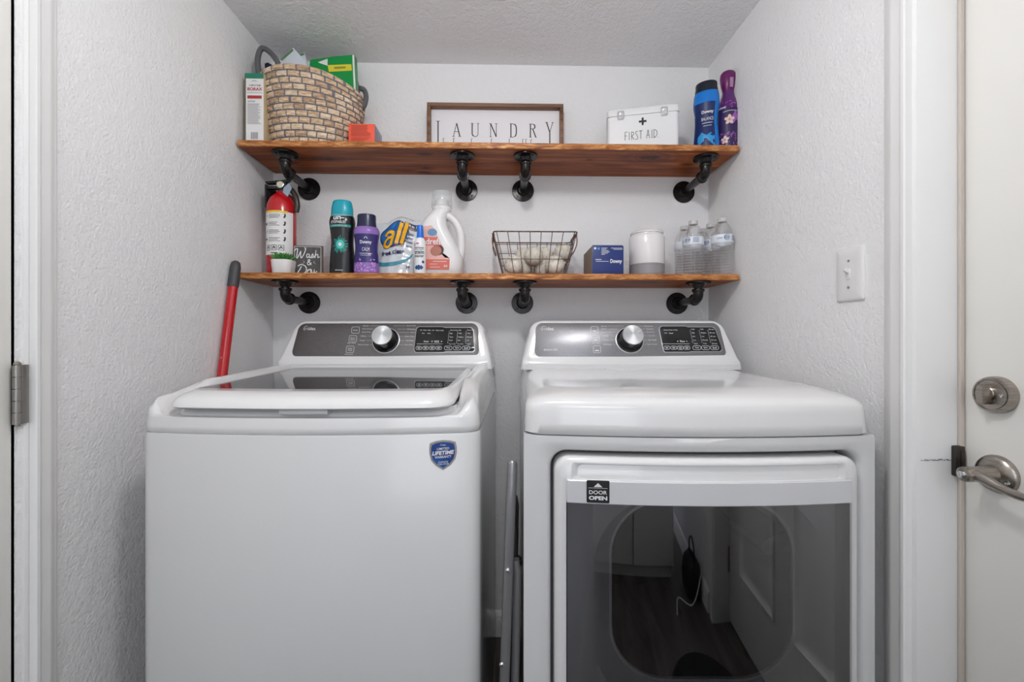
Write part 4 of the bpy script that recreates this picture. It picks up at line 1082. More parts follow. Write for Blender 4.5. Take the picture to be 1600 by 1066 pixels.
b = BM(); blob(b, [(-.066, .020), (.034, .020), (.036, .056), (.020, .058), (.012, .074), (-.004, .125), (-.012, .152), (-.026, .166), (-.060, .160), (-.066, .10)], q(.0006)); lb = obj('label_print', b, mat('blush', rgb(226, 178, 168), 0.45), t, smooth=False)
b = BM(); blob(b, [(-.066, .018), (.034, .018), (.036, .052), (-.066, .052)], q(.0012)); blob(b, [(-.066, .098), (.010, .098), (-.004, .126), (-.066, .126)], q(.0012)); obj('coral_bands', b, mat('coral', rgb(214, 104, 88), 0.45), lb, smooth=False)
b = BM(); blob(b, ell(-.010, .080, .019, .017, 20, .3), q(.0013)); obj('portrait_print', b, mat('baby_tan', rgb(176, 112, 96), 0.5), lb, smooth=False)
b = BM(); blob(b, ell(-.004, .083, .0205, .0185, 20, .3), q(.0009)); obj('portrait_shade', b, mat('dark_brown', rgb(70, 44, 40), 0.5), lb, smooth=False)
b = BM(); blob(b, ell(-.022, .142, .016, .012, 16), q(.0013)); obj('blue_print', b, mat('soft_blue', rgb(96, 140, 178), 0.45), lb, smooth=False)
b = BM(); text(b, 'dreft', -.018, .112, .021, .050, q(.0018), .02); text(b, '64', .022, .030, .009, None, q(.0018), .02)
stroke(b, [(-.02, .045), (.026, .045)], .002, q(.0018)); stroke(b, [(-.03, .026), (.004, .026)], .0016, q(.0018)); stroke(b, [(-.03, .036), (-.006, .036)], .0016, q(.0018))
obj('lettering', b, M_print, lb, smooth=False, fix=False)

# detergent pouch
X0, YP = wp(619, 400, 1.512).x, 1.512
t = thing('detergent_pouch', 'crinkled clear and white laundry pod pouch with blue and yellow roundel', 'pouch', (X0, YP, S2))
b = BM(); nz, nx = 22, 20; G = {}; rr = random.Random(4)
def pouch_pt(u, v, s):
    """u -1..1 across, v 0..1 up, s front/back"""
    wd = 0.077 * (1 + 0.03 * math.sin(v * 9)); h = 0.206 + 0.010 * math.cos(4.2 * u - .3) + .004 * max(0, u) - .010 * max(0, -u)
    th = 0.027 * (1 - v ** 2.2) * (1 - abs(u) ** 3) + 0.0012
    cr = 0.0028 * (math.sin(u * 9 + v * 14) * math.cos(v * 21 - u * 6)) * (1 - abs(u) ** 4)
    return Vector((u * wd + 0.004 * v, s * (th + cr) + v * 0.030, v * h + 0.001))
rings = []
for j in range(nz + 1):
    v = j / nz; ring = [pouch_pt(-1 + 2 * i / nx, v, -1) for i in range(nx + 1)] + [pouch_pt(1 - 2 * i / nx, v, 1) for i in range(1, nx)]
    rings.append(ring)
loft(b, rings)
obj('pouch_bag', b, mat('pouch_film', rgb(212, 216, 220), 0.18, coat=0.3), t, ang=70)
def pq(off):
    return lambda x, z: pouch_pt(max(-.99, min(.99, x / .076)), z / .205, -1) + Vector((0, -off, 0))
b = BM(); blob(b, ell(-.010, .146, .046, .043, 30), pq(.0012)); o = obj('roundel_print', b, mat('roundel_blue', rgb(26, 104, 176), 0.35), t, smooth=False)
b = BM(); blob(b, ell(-.010, .146, .050, .047, 30), pq(.0006)); obj('roundel_edge', b, mat('navy_ink', rgb(24, 40, 84), 0.4), t, smooth=False)
for m_, g, off in ((mat('navy_ink', rgb(24, 40, 84), 0.4), .0028, .0020), (mat('all_yellow', rgb(250, 184, 24), 0.4), 0.0, .0030)):
    b = BM(); Q = pq(off)
    for (xa, za, xb, zb) in ((.000, .108, .012, .182), (.018, .108, .030, .188)):
        stroke(b, [(xa, za - g * .5), ((xa + xb) / 2, (za + zb) / 2), (xb, zb + g * .5)], .0125 + g * 1.4, Q, curve=5)
    stroke(b, [(-.040, .150), (-.030, .160), (-.016, .154), (-.014, .140), (-.020, .108)], .0105 + g * 1.4, Q, curve=5)
    stroke(b, [(-.016, .140), (-.034, .134), (-.042, .116), (-.030, .104), (-.018, .116)], .0095 + g * 1.4, Q, curve=5)
    obj('wordmark_print' if g == 0 else 'wordmark_outline', b, m_, t, smooth=False, fix=False)
b = BM(); Q = pq(.0022)
patch(b, .034, .062, .166, .190, pq(.0014), 6, 4); obj('corner_panel', b, MATS['navy_ink'], t, smooth=False)
b = BM(); text(b, '4 in 1', .048, .181, .010, .025, Q, .03); obj('corner_lettering', b, M_print, t, smooth=False, fix=False)
b = BM(); text(b, 'mightypacs', .048, .170, .0045, .024, Q, .02, res=1); obj('yellow_lettering', b, mat('all_yellow', rgb(250, 184, 24), 0.4), t, smooth=False, fix=False)
b = BM(); text(b, 'free clear', -.010, .082, .016, .078, Q, .03)
for k in range(4):
    for d in range(2): stroke(b, [(.034, .152 - k * .015 - d * .004), (.054, .152 - k * .015 - d * .004)], .0016, Q, curve=3)
stroke(b, [(-.030, .074), (.014, .074)], .0014, Q, curve=4); text(b, '39', .042, .030, .009, None, Q, .02)
obj('lettering', b, MATS['navy_ink'], t, smooth=False, fix=False)
b = BM(); stroke(b, [(-.066, .050), (-.04, .042), (-.006, .040), (.024, .048), (.048, .066), (.056, .080)], [.012, .013, .012, .010, .006, .003], Q, curve=6); obj('teal_swoosh', b, mat('teal_ink', rgb(66, 152, 170), 0.4), t, smooth=False, fix=False)
b = BM(); text(b, 'UV LIGHT SAFE*', .004, .101, .004, .04, Q, .01, res=1); obj('red_lettering', b, mat('red_ink', rgb(190, 50, 60), 0.4), t, smooth=False, fix=False)

# water bottles
M_water = bpy.data.materials.new('clear_water_plastic'); M_water.use_nodes = True
nt = M_water.node_tree; nt.nodes.remove(nt.nodes['Principled BSDF']); N = nt.nodes.new; L = nt.links.new
tr = N('ShaderNodeBsdfTransparent'); tr.inputs[0].default_value = (0.985, 0.988, 0.99, 1); gl = N('ShaderNodeBsdfGlossy'); gl.inputs['Roughness'].default_value = 0.03; gl.inputs[0].default_value = (1, 1, 1, 1)
rf = N('ShaderNodeBsdfRefraction'); rf.inputs['IOR'].default_value = 1.25; rf.inputs['Roughness'].default_value = 0.02; rf.inputs[0].default_value = (0.97, 0.97, 0.98, 1)
lw = N('ShaderNodeLayerWeight'); lw.inputs[0].default_value = 0.35; fr = N('ShaderNodeMath'); fr.operation = 'MULTIPLY_ADD'; fr.inputs[1].default_value = 0.6; fr.inputs[2].default_value = 0.05; L(lw.outputs['Facing'], fr.inputs[0]); m1 = N('ShaderNodeMixShader'); m2 = N('ShaderNodeMixShader'); m1.inputs[0].default_value = 0.12
L(tr.outputs[0], m1.inputs[1]); L(rf.outputs[0], m1.inputs[2]); L(fr.outputs[0], m2.inputs[0]); L(m1.outputs[0], m2.inputs[1]); L(gl.outputs[0], m2.inputs[2]); L(m2.outputs[0], nt.nodes['Material Output'].inputs[0])
def water_bottle():
    t = thing('water_bottle', 'x', 'water bottle', (0, 0, 0), group='clear water bottles on the lower shelf')
    pr = [(.024, 0), (.029, .003), (.0325, .010)]
    for k in range(9):
        z = .014 + k * .0098; pr += [(.0335, z), (.0342, z + .0028), (.0335, z + .0056), (.0308, z + .0078)]
    pr += [(.0340, .104), (.0345, .108), (.0345, .140), (.0335, .146), (.0290, .158), (.0215, .171), (.0150, .179), (.0135, .181), (.0135, .184)]
    b = BM(); lathe(b, pr, 32); obj('bottle_body', b, M_water, t, ang=60)
    b = BM(); pl = [(.0347, .109), (.0352, .110), (.0352, .134), (.0347, .135)]; lathe(b, pl, 40, cap0=False, cap1=False); l = obj('label_band', b, mat('bottle_label', rgb(226, 230, 236), 0.35), t)
    b = BM(); q = round_map([(.0352, 0), (.0352, 1)], 1, 1, .0005, rot=-.35)
    text(b, 'GV', 0, .124, .009, None, q, .03); stroke(b, ell(0, .124, .0085, .0085, 20), .0014, q, closed=True)
    for k in range(4): stroke(b, [(.018, .130 - k * .0045), (.028, .130 - k * .0045), (.038, .130 - k * .0045)], .0016, q, curve=3)
    text(b, 'PURIFIED', -.022, .122, .004, .018, q, .01, res=1)
    obj('label_print', b, mat('label_blue', rgb(70, 100, 150), 0.4), l, smooth=False, fix=False)
    b = BM(); pc = [(.0150, .1815), (.0152, .183), (.0150, .193), (.0140, .195), (0, .195)]; lathe(b, pc, 28)
    obj('cap', b, mat('clear_white_cap', rgb(214, 212, 210), 0.25, alpha=0.8), t)
    return t
wb = water_bottle()
XA, XB = wp(1129, 300, 1.455).x, wp(1083.5, 300, 1.49).x
spots = [(XA, 1.458, .3, 'clear water bottle at front right of the bottle group, against the wall'), (XA - .004, 1.530, -.5, 'clear water bottle right behind the front right one'), (XA - .002, 1.602, 1.0, 'clear water bottle at the back right of the group'),
         (XB, 1.492, -.6, 'clear water bottle at front left of the bottle group'), (XB, 1.564, .8, 'clear water bottle behind the front left one')]
for i, (x, y, a, lb_) in enumerate(spots):
    o = wb if i == 0 else copy_tree(wb)
    o.location = (x, y, S2); o.rotation_euler = (0, 0, a); o['label'] = lb_
# ================================================================== SHELF CONTENTS
def carton(name, label, cat, x, y, S, w_, d, h, m, rz=0, group=None, bev=.0012):
    t = thing(name, label, cat, (x, y, S), rz, group)
    b = BM(); box(b, -w_ / 2, w_ / 2, 0, d, 0, h, bev); obj('carton', b, m, t)
    return t

# borax box
x = wp(397, 200, 1.432).x
t = carton('powder_box', 'tall narrow white powder box with green top band in the left corner', 'box', x + .001, 1.432, S1, .0600, .036, .224, mat('carton_buff', rgb(206, 186, 150), 0.6))
q = flat(0)
b = BM(); patch(b, -.0295, .0295, .001, .206, flat(0, .0005), 1, 1); obj('front_print', b, M_paper, t, smooth=False)['label'] = 'white printed front'
b = BM(); patch(b, -.0295, .0295, .2065, .2235, flat(0, .0008), 1, 1); patch(b, -.0298, -.0268, .001, .206, flat(0, .0008), 1, 1); obj('green_band', b, mat('box_green', rgb(30, 128, 100), 0.5), t, smooth=False)
b = BM(); patch(b, -.0305, -.0293, .001, .223, flat(0, .0010), 1, 1); text(b, 'BORAX', .002, .172, .0105, .048, flat(0, .0010), .03); patch(b, -.022, .024, .141, .151, flat(0, .0010), 1, 1); obj('red_print', b, mat('box_red', rgb(178, 58, 58), 0.5), t, smooth=False, fix=False)
b = BM(); Q = flat(0, .0012)
text(b, '20 MULE TEAM', .002, .184, .006, .036, Q, .01, res=1); stroke(b, [(-.024, .160), (.026, .160)], .0012, Q)
stroke(b, [(-.008, .197), (0, .2), (.008, .197)], .0015, Q)
text(b, 'CAUTION', -.010, .132, .005, .024, Q, .02, res=1)
rr = random.Random(9)
for k in range(20):
    z = .124 - k * .0034; stroke(b, [(-.022, z), (-.022 + rr.uniform(.034, .046), z)], .0009, Q)
for k in range(9): stroke(b, [(-.010 + k * .0027, .010), (-.010 + k * .0027, .032)], (.0008, .0016)[k % 2], Q)
obj('fine_print', b, mat('grey_ink', rgb(110, 108, 112), 0.6), t, smooth=False, fix=False)

# ------------------------------------------------------------------ woven basket
YB_ = 1.525
bc = Vector((wp(486, 210, YB_).x, YB_, S1))
t = thing('woven_basket', 'large woven seagrass basket with grey rope stitching, slumped to one side', 'basket', tuple(bc))
NR, NS = 12, 27; SU, SV = 8, 7
ta = math.radians(4.0)
def basket_pt(th, v, bump=0.0, thick=0.0):
    """th angle, v 0..1 up the wall"""
    a = .134 + (.180 - .134) * v ** .85 + .006 * math.sin(PI * v) + bump - thick
    bb = .082 + (.104 - .082) * v ** .9 + .006 * math.sin(PI * v) + bump - thick
    tilt = ta * v; x = a * math.cos(th); y = bb * math.sin(th)
    h = .246 * v - .040 * v * v * abs(math.cos(th)) ** 2.4 + .004 * v
    sag = .004 * v * math.sin(th * 2 + .6)
    lean = Vector((.006 * math.sin(v * PI), 0, 0))
    return Vector((x * math.cos(tilt), y, h - x * math.sin(tilt) + sag)) + lean
b = BM(); nv, nu = NR * SV, NS * SU
G = []
for j in range(nv + 1):
    row, fv = divmod(j, SV); fv = fv / SV
    ring = []
    for i in range(nu):
        off = (row % 2) * 0.0 + row * 0.27
        fu = ((i / SU) + off + .10 * math.sin(row * 5.1 + i * .11)) % 1.0
        bu = .0052 * math.sin(PI * fv) ** .6 if 0 < fv < 1 else 0
        bu *= (0.35 + 0.65 * min(1, 4.2 * min(fu, 1 - fu)))
        bu += .0005 * math.sin(i * 2.3 + j * 1.7)
        ring.append(b.verts.new(basket_pt(2 * PI * i / nu, j / nv, bu)))
    G.append(ring)
for j in range(nv):
    row = j // SV; fv = (j % SV + .5) / SV
    for i in range(nu):
        f = b.faces.new((G[j][i], G[j][(i + 1) % nu], G[j + 1][(i + 1) % nu], G[j + 1][i]))
        fu = ((i + .5) / SU + row * .27 + .10 * math.sin(row * 5.1 + (i + .5) * .11)) % 1.0
        bid = int((i + .5) / SU + row * .27 + .10 * math.sin(row * 5.1 + (i + .5) * .11)) * 31 + row * 7
        f.material_index = 1 if (fu < .13 or (j % SV == 0)) else (0, 2, 3, 0)[random.Random(bid).randrange(4)]
# rim roll and inner wall
I1 = [b.verts.new(basket_pt(2 * PI * i / nu, 1.012, -.003)) for i in range(nu)]
I2 = [b.verts.new(basket_pt(2 * PI * i / nu, .99, -.007)) for i in range(nu)]
I3 = [b.verts.new(basket_pt(2 * PI * i / nu, .05, -.010)) for i in range(nu)]
for A_, B_ in ((G[-1], I1), (I1, I2), (I2, I3)):
    for i in range(nu): b.faces.new((A_[i], A_[(i + 1) % nu], B_[(i + 1) % nu], B_[i]))
b.faces.new(I3[::-1]); b.faces.new(G[0])
M_straw = noise_mat('seagrass', rgb(168, 136, 104), rgb(228, 204, 172), (55, 55, 260), 0.7, 4, 0.8, extra=((0.5, rgb(206, 176, 142)),))
M_rope = mat('grey_rope', rgb(112, 110, 118), 0.8, bump=(400, .5, .001))
M_st2 = noise_mat('seagrass_pale', rgb(190, 160, 126), rgb(236, 216, 188), (55, 55, 260), 0.7, 4, 0.8)
M_st3 = noise_mat('seagrass_dark', rgb(146, 112, 82), rgb(208, 178, 144), (55, 55, 260), 0.7, 4, 0.8)
obj('basket_weave', b, [M_straw, M_rope, M_st2, M_st3], t, ang=75, fix=True)
def handle(pts, name='rope_handle'):
    b = BM(); P = smooth_path(pts, 8); tube(b, P, .0085, 14)
    obj(name, b, mat('handle_rope', rgb(92, 92, 94), 0.75, bump=(250, .6, .002)), t)
def L_(u, v, Y): return wp(u, v, Y) - bc
handle([L_(410, 138, 1.46), L_(404, 112, 1.455), L_(403, 90, 1.455), L_(409, 76, 1.455), L_(420, 80, 1.45), L_(432, 94, 1.44), L_(438, 112, 1.437)])
handle([L_(562, 138, 1.50), L_(569, 141, 1.51), L_(572, 152, 1.52), L_(569, 165, 1.52), L_(562, 172, 1.52)], 'rope_handle')

def sheet(name, label, cat, px, Y0, th, m, lean=0.0, parts=()):
    """flat packet: outline measured at depth Y0, real thickness"""
    P = [wp(u, v, Y0) for u, v in px]; c = P[0].copy(); c.z = min(p.z for p in P)
    t = thing(name, label, cat, tuple(c))
    b = BM(); prism(b, [(p.x - c.x, p.z - c.z) for p in P], 0, th, 'y', xf=lambda x, y, z: Vector((x, y + z * lean, z)), bev=min(.002, th * .3)); obj('packet', b, m, t)
    for nm, px2, m2, off in parts:
        b = BM(); blob(b, [((wp(u, v, Y0) - c).x, (wp(u, v, Y0) - c).z) for u, v in px2], lambda x, z: Vector((x, z * lean - off, z))); obj(nm, b, m2, t, smooth=False)
    return t
M_green = mat('bag_green', rgb(18, 150, 70), 0.35)
sheet('green_refill_bag', 'bright green bag with yellow label sticking out of the basket', 'bag', [(478, 180), (556, 180), (556.5, 140), (554, 85), (520, 88), (484, 93)], 1.545, .028, M_green,
      parts=(('white_edge', [(553.0, 180), (556, 180), (556.0, 140), (553.5, 86), (550.5, 86.5), (553, 140)], M_paper, .0008), ('yellow_label', [(512, 102), (549, 100.5), (550, 110.5), (514, 112.5)], mat('label_yellow', rgb(226, 214, 60), 0.5), .0008),
             ('white_flash', [(497, 97.5), (512, 92), (512, 103), (500, 99)], M_paper, .0009), ('label_text', [(522, 105), (540, 104), (540, 107), (523, 108)], mat('olive_ink', rgb(150, 150, 50), 0.5), .0013)))
M_sil = mat('foil_white', rgb(214, 220, 226), 0.3); M_gr2 = mat('stripe_green', rgb(90, 130, 90), 0.5)
sheet('foil_packet', 'white packet with green striped edge sticking up behind the basket rim', 'packet', [(434, 150), (500, 150), (477, 96), (458, 74), (436, 94)], 1.51, .012, M_sil, parts=(('green_stripe', [(438, 93), (457, 76.5), (459, 79), (441, 95)], M_gr2, .0008),))
sheet('foil_packet', 'pale packet leaning behind the striped one in the basket', 'packet', [(452, 140), (492, 140), (480, 100), (475, 81), (463, 86)], 1.535, .010, M_sil, parts=(('green_stripe', [(468, 85), (474, 82.5), (476, 86), (470, 88)], M_gr2, .0008),))
sheet('navy_cloth', 'dark navy folded cloth showing under the basket handle', 'cloth', [(416, 150), (450, 150), (430, 104), (418, 97), (413, 99)], 1.53, .02, mat('navy_cloth_mat', rgb(30, 32, 70), 0.85))
sheet('lilac_pouch', 'dark lilac pouch between the packets and the green bag', 'pouch', [(448, 150), (490, 150), (476, 96), (462, 88), (450, 93)], 1.56, .012, mat('dusk_blue', rgb(60, 66, 110), 0.6))
sheet('plum_packet', 'plum-coloured packet beside the green bag at the right rim', 'packet', [(536, 175), (561, 175), (561, 135), (557, 120), (548, 130)], 1.585, .012, mat('plum_pack', rgb(110, 40, 84), 0.5))

# orange box
x = wp(565, 200, 1.437).x
t = carton('orange_box', 'small bright orange box in front of the basket', 'box', x, 1.437, S1, .0850, .085, .0660, mat('box_orange', rgb(238, 88, 60), 0.55))
b = BM(); Q = flat(0, .0006); rr = random.Random(4)
for k in range(9): stroke(b, [(-.034, .060 - k * .0042), (-.034 + (rr.uniform(.05, .066)), .060 - k * .0042)], .0018, Q)
for k in range(4): stroke(b, [(-.034, .020 - k * .0036), (.030 - k * .008, .020 - k * .0036)], .0014, Q)
obj('fine_print', b, mat('rust_ink', rgb(150, 60, 44), 0.6), t, smooth=False, fix=False)
b = BM(); Qs = lambda y, z: Vector((.0431, y, z)); patch(b, .001, .084, .001, .065, Qs, 1, 1); obj('side_print', b, mat('side_grey_blue', rgb(176, 180, 196), 0.6), t, smooth=False)['label'] = 'grey blue printed side'
b = BM(); Qs = lambda y, z: Vector((.0436, y, z))
for k in range(4): stroke(b, [(.008 + k * .019, .060 - .006 * k), (.012 + k * .019, .006)], .003, Qs)
obj('side_stripes', b, mat('side_dark', rgb(66, 50, 70), 0.6), t, smooth=False, fix=False)

# ------------------------------------------------------------------ laundry sign
YS = 1.598
xl, xr = wp(667, 160, YS).x, wp(880.5, 160, YS).x; cxs = (xl + xr) / 2; hw = (xr - xl) / 2
zt = wp(775, 161, YS).z; hs_ = zt - S1
t = thing('framed_sign', 'long wood-framed white laundry sign at the back of the upper shelf', 'sign', (cxs, YS, S1))
M_frame = wood('frame_wood', rgb(84, 58, 44), rgb(122, 90, 70), rgb(150, 116, 92), along=0)
fw = .0125
for nm, (a, b_, c, d) in (('rail', (-hw, hw, hs_ - fw, hs_)), ('rail', (-hw, hw, 0, fw)), ('stile', (-hw, -hw + fw, fw, hs_ - fw)), ('stile', (hw - fw, hw, fw, hs_ - fw))):
    b = BM(); box(b, a, b_, 0, .034, c, d, .001); obj('frame_' + nm, b, M_frame, t)
b = BM(); box(b, -hw + fw, hw - fw, .026, .031, fw, hs_ - fw); obj('sign_panel', b, mat('sign_white', rgb(236, 234, 236), 0.6), t)
b = BM(); Q = flat(.026)
def zz(v): return wp(775, v, YS + .026).z - S1
def xx(u): return wp(u, 190, YS + .026).x - cxs
zb, ztp = zz(214), zz(193.5); hh = ztp - zb; TK, TN, SE = .0040, .0021, .0017
def serif(x, z, w_=.014): stroke(b, [(x - w_ / 2, z), (x + w_ / 2, z)], SE, Q)
# tall L and Y, small capitals between
x = xx(684.5); z1 = zz(190.5); stroke(b, [(x, z1), (x, zb - .05)], .0042, Q); serif(x, z1, .015); stroke(b, [(x - .007, zb - .05), (x + .03, zb - .05), (x + .03, zb - .042)], .0014, Q)
x = xx(713.5); stroke(b, [(x - .012, zb), (x, ztp)], TN, Q); stroke(b, [(x, ztp), (x + .012, zb)], TK, Q); stroke(b, [(x - .008, zb + hh * .36), (x + .008, zb + hh * .36)], TN, Q); serif(x - .012, zb, .009); serif(x + .012, zb, .010)
x = xx(742.5); P = [(x - .011, ztp), (x - .011, zb + .012), (x - .008, zb + .004), (x, zb), (x + .008, zb + .004), (x + .0105, zb + .012), (x + .0105, ztp)]
stroke(b, P, [TK, TK, TK, TN, TN, TN, TN], Q, curve=4); serif(x - .011, ztp, .011); serif(x + .0105, ztp, .009)
x = xx(771); stroke(b, [(x - .0105, zb), (x - .0105, ztp)], TN, Q); stroke(b, [(x - .0105, ztp), (x + .0105, zb)], TK, Q); stroke(b, [(x + .0105, zb), (x + .0105, ztp)], TN, Q); serif(x - .0115, ztp, .009); serif(x - .0105, zb, .009); serif(x + .0105, ztp, .009)
x = xx(802); stroke(b, [(x - .009, zb), (x - .009, ztp)], TK, Q); stroke(b, [(x - .013, ztp), (x, ztp), (x + .009, ztp - .006), (x + .0115, (zb + ztp) / 2), (x + .009, zb + .006), (x, zb), (x - .013, zb)], [TN, TN, TK, TK, TK, TN, TN], Q, curve=4)
x = xx(832.5); stroke(b, [(x - .009, zb), (x - .009, ztp)], TK, Q); stroke(b, [(x - .013, ztp), (x, ztp), (x + .007, ztp - .005), (x + .007, ztp - .014), (x, ztp - .018), (x - .009, ztp - .018)], [TN, TN, TK, TK, TN, TN], Q, curve=4); stroke(b, [(x, ztp - .018), (x + .011, zb)], TK, Q); serif(x - .009, zb, .009); serif(x + .012, zb, .007)
x = xx(859); stroke(b, [(x - .012, z1), (x, zz(206))], TK, Q); stroke(b, [(x + .011, z1), (x, zz(206))], TN, Q); stroke(b, [(x, zz(206)), (x, zb - .05)], .0042, Q); serif(x - .012, z1, .011); serif(x + .011, z1, .009)
for u in (693, 709, 737, 768, 796, 817, 822, 830): stroke(b, [(xx(u) - .001, zz(226)), (xx(u) - .001, zz(218)), (xx(u), zz(217)), (xx(u) + .003, zz(217.6))], .0018, Q)
obj('lettering', b, M_pdark, t, smooth=False, fix=False)

# ------------------------------------------------------------------ first aid tin
pl_, prr = wp(949, 200, 1.492), wp(1061, 200, 1.440)
ang = math.atan2(prr.y - pl_.y, prr.x - pl_.x); c = (pl_ + prr) / 2; L0 = (prr - pl_).length; hz = .1535
t = thing('first_aid_tin', 'white metal first aid tin with two latches', 'first aid box', (c.x, c.y, S1), ang)
M_tin = mat('tin_white', rgb(230, 230, 230), 0.35)
def tinring(z, ins=0.0, r=.012): return [Vector((x, y, z)) for x, y in rrect(-L0 / 2 + ins, L0 / 2 - ins, ins, .105 - ins, r, 6, 1)]
b = BM(); loft(b, [tinring(0, .002), tinring(.002), tinring(hz - .030), tinring(hz - .029, .001)]); obj('tin_body', b, M_tin, t)
b = BM(); loft(b, [tinring(hz - .0285, -.0012, .013), tinring(hz - .0285, -.0014, .013), tinring(hz - .008, -.0014, .013), tinring(hz - .002, .003), tinring(hz, .008)]); obj('lid', b, M_tin, t)
for xx_ in (-.072, .070):
    b = BM(); stroke_pts = rrect(xx_ - .010, xx_ + .010, hz - .040, hz - .014, .004, 4, 1)
    tube(b, [Vector((p[0], -.004, p[1])) for p in stroke_pts], .0014, 8, closed=True)
    box(b, xx_ - .006, xx_ + .006, -.0045, 0, hz - .026, hz - .012, .001); box(b, xx_ - .008, xx_ + .008, -.003, 0, hz - .042, hz - .034, .001)
    obj('latch', b, mat('latch_metal', rgb(206, 206, 208), 0.25, 0.4), t)
b = BM(); Q = flat(0, .0008); s = .0011
box(b, -.0125, .0125, -.0012, 0, .1095 - .0032 - .010, .1095 + .0032 - .010); box(b, -.0032, .0032, -.0013, 0, .1095 - .0125 - .010, .1095 + .0125 - .010)
obj('cross_mark', b, M_pdark, t)
b = BM(); h0, h1 = .040, .067
def S(*pts, c=0): stroke(b, [(-.058 + p[0] * .0128, h0 + p[1] * (h1 - h0)) for p in pts], .0016, Q, curve=c)
S((0, 0), (0, 1)); S((0, 1), (.65, 1.05)); S((0, .55), (.5, .55))
S((1.1, 0), (1.1, 1)); S((1.7, 0), (1.7, 1)); S((1.7, 1), (2.2, .9), (2.2, .6), (1.7, .5), c=4); S((1.7, .5), (2.35, 0))
S((3.3, .95), (2.9, 1.02), (2.75, .75), (3.1, .5), (3.3, .2), (3.0, 0), (2.65, .05), c=4); S((3.6, 1.02), (4.5, 1.05)); S((4.05, 1.02), (4.05, 0))
S((5.5, 0), (5.9, 1.1)); S((5.9, 1.1), (6.3, 0)); S((5.65, .4), (6.15, .4)); S((6.9, 0), (6.9, 1.05)); S((7.4, 0), (7.4, 1.05)); S((7.4, 1.05), (8.1, .85), (8.1, .3), (7.4, 0), c=4); S((8.5, 0), (8.6, .05))
obj('lettering', b, M_pdark, t, smooth=False, fix=False)

# ================================================================== LOWER SHELF
# fire extinguisher
YX = 1.515; x = wp(440, 350, YX).x; er = .0465
t = thing('fire_extinguisher', 'red fire extinguisher with white instruction label in the left corner', 'fire extinguisher', (x, YX, S2))
pr = [(.040, 0), (.044, .002), (er, .008), (er, .225), (.0445, .245), (.038, .264), (.027, .278), (.018, .284), (.0165, .290)]
b = BM(); lathe(b, pr, 48); obj('cylinder', b, M_red, t, ang=50)
b = BM(); lathe(b, [(.013, .286), (.013, .300), (.010, .303)], 24); lathe(b, [(.0115, 0), (.0115, .016), (.010, .017)], 20, M=Matrix.Translation((0, 0, .31)) @ Matrix.Rotation(PI / 2, 4, 'Y') @ Matrix.Translation((0, 0, .008)))
box(b, -.013, .020, -.013, .013, .298, .322, .003); obj('valve', b, M_blackm, t)
b = BM(); prism(b, [(-.050, .318), (-.052, .325), (.006, .330), (.030, .336), (.034, .330), (.010, .320)], -.010, .010, 'y', bev=.0015); obj('carry_handle', b, M_blackm, t)
b = BM(); prism(b, [(-.052, .300), (-.053, .309), (-.010, .310), (-.010, .300)], -.009, .009, 'y', bev=.0015); obj('squeeze_lever', b, M_blackm, t)
b = BM(); lathe(b, [(.0125, 0), (.0125, .006), (.011, .007), (0, .007)], 28, M=Matrix.Translation((.004, -.013, .312)) @ Matrix.Rotation(PI / 2, 4, 'X')); g = obj('pressure_gauge', b, M_chrome, t)
b = BM(); lathe(b, [(.0098, .0072), (0, .0076)], 24, M=Matrix.Translation((.004, -.013, .312)) @ Matrix.Rotation(PI / 2, 4, 'X')); obj('gauge_dial', b, mat('dial_cream', rgb(214, 206, 180), 0.4), g)
b = BM(); tube(b, smooth_path([(.016, 0, .312), (.034, -.004, .300), (.050, -.006, .275), (.056, -.006, .245), (.052, -.006, .222)], 5), [.008] * 6 + [.009] * 8 + [.0095] * 10, 14)
obj('discharge_nozzle', b, mat('nozzle_dark', rgb(60, 54, 44), 0.3, 0.3), t)
b = BM(); prism(b, [(.016, .300), (.033, .316), (.044, .300), (.030, .270), (.013, .284)], -.019, -.018, 'y'); obj('inspection_tag', b, mat('tag_grey', rgb(150, 164, 180), 0.5), t)
b = BM(); tube(b, [(.030, -.0185, .305), (.040, -.016, .322), (.046, -.012, .328)], .0008, 6); obj('tag_string', b, M_silver, t)
q = round_map(pr, 1, 1, .0006)
b = BM(); patch(b, -.060, .060, .068, .214, q, 30, 4); lb = obj('instruction_label', b, M_paper, t); lb['label'] = 'white instruction label'
b = BM(); patch(b, -.036, .040, .209, .216, round_map(pr, 1, 1, .0010), 16, 1); obj('yellow_band', b, mat('band_yellow', rgb(230, 200, 60), 0.5), lb, smooth=False)
b = BM(); q2 = round_map(pr, 1, 1, .0012); rr = random.Random(6)
for k in range(4):
    z = .198 - k * .026
    text(b, str(k + 1), -.030, z, .008, None, q2, .03)
    for d in range(3): stroke(b, [(-.022, z + .004 - d * .005), (0, z + .004 - d * .005), (rr.uniform(.006, .02), z + .004 - d * .005)], .0014, q2, curve=4)
    stroke(b, [(.028, z - .006), (.032, z + .002), (.030, z + .008)], .005, q2, curve=3)
    if k % 2: stroke(b, [(-.045, z), (-.038, z + .003), (-.034, z - .004)], .003, q2, curve=3)
for k in range(3):
    x0 = -.024 + k * .022; rr_line(b, x0 - .008, x0 + .008, .083, .100, .001, .0016, q2); stroke(b, [(x0 - .004, .087), (x0, .096), (x0 + .004, .088)], .003, q2, curve=3)
stroke(b, [(-.012, .074), (.010, .074)], .003, q2, curve=3)
obj('label_print', b, M_pdark, lb, smooth=False, fix=False)
b = BM(); box(b, x * 0 - .055, -.010, .050, .125, .20, .31, .002); box(b, -.052, -.046, -.012, .06, .235, .315, .002)
tb = obj('wall_bracket', b, M_blackm, t)

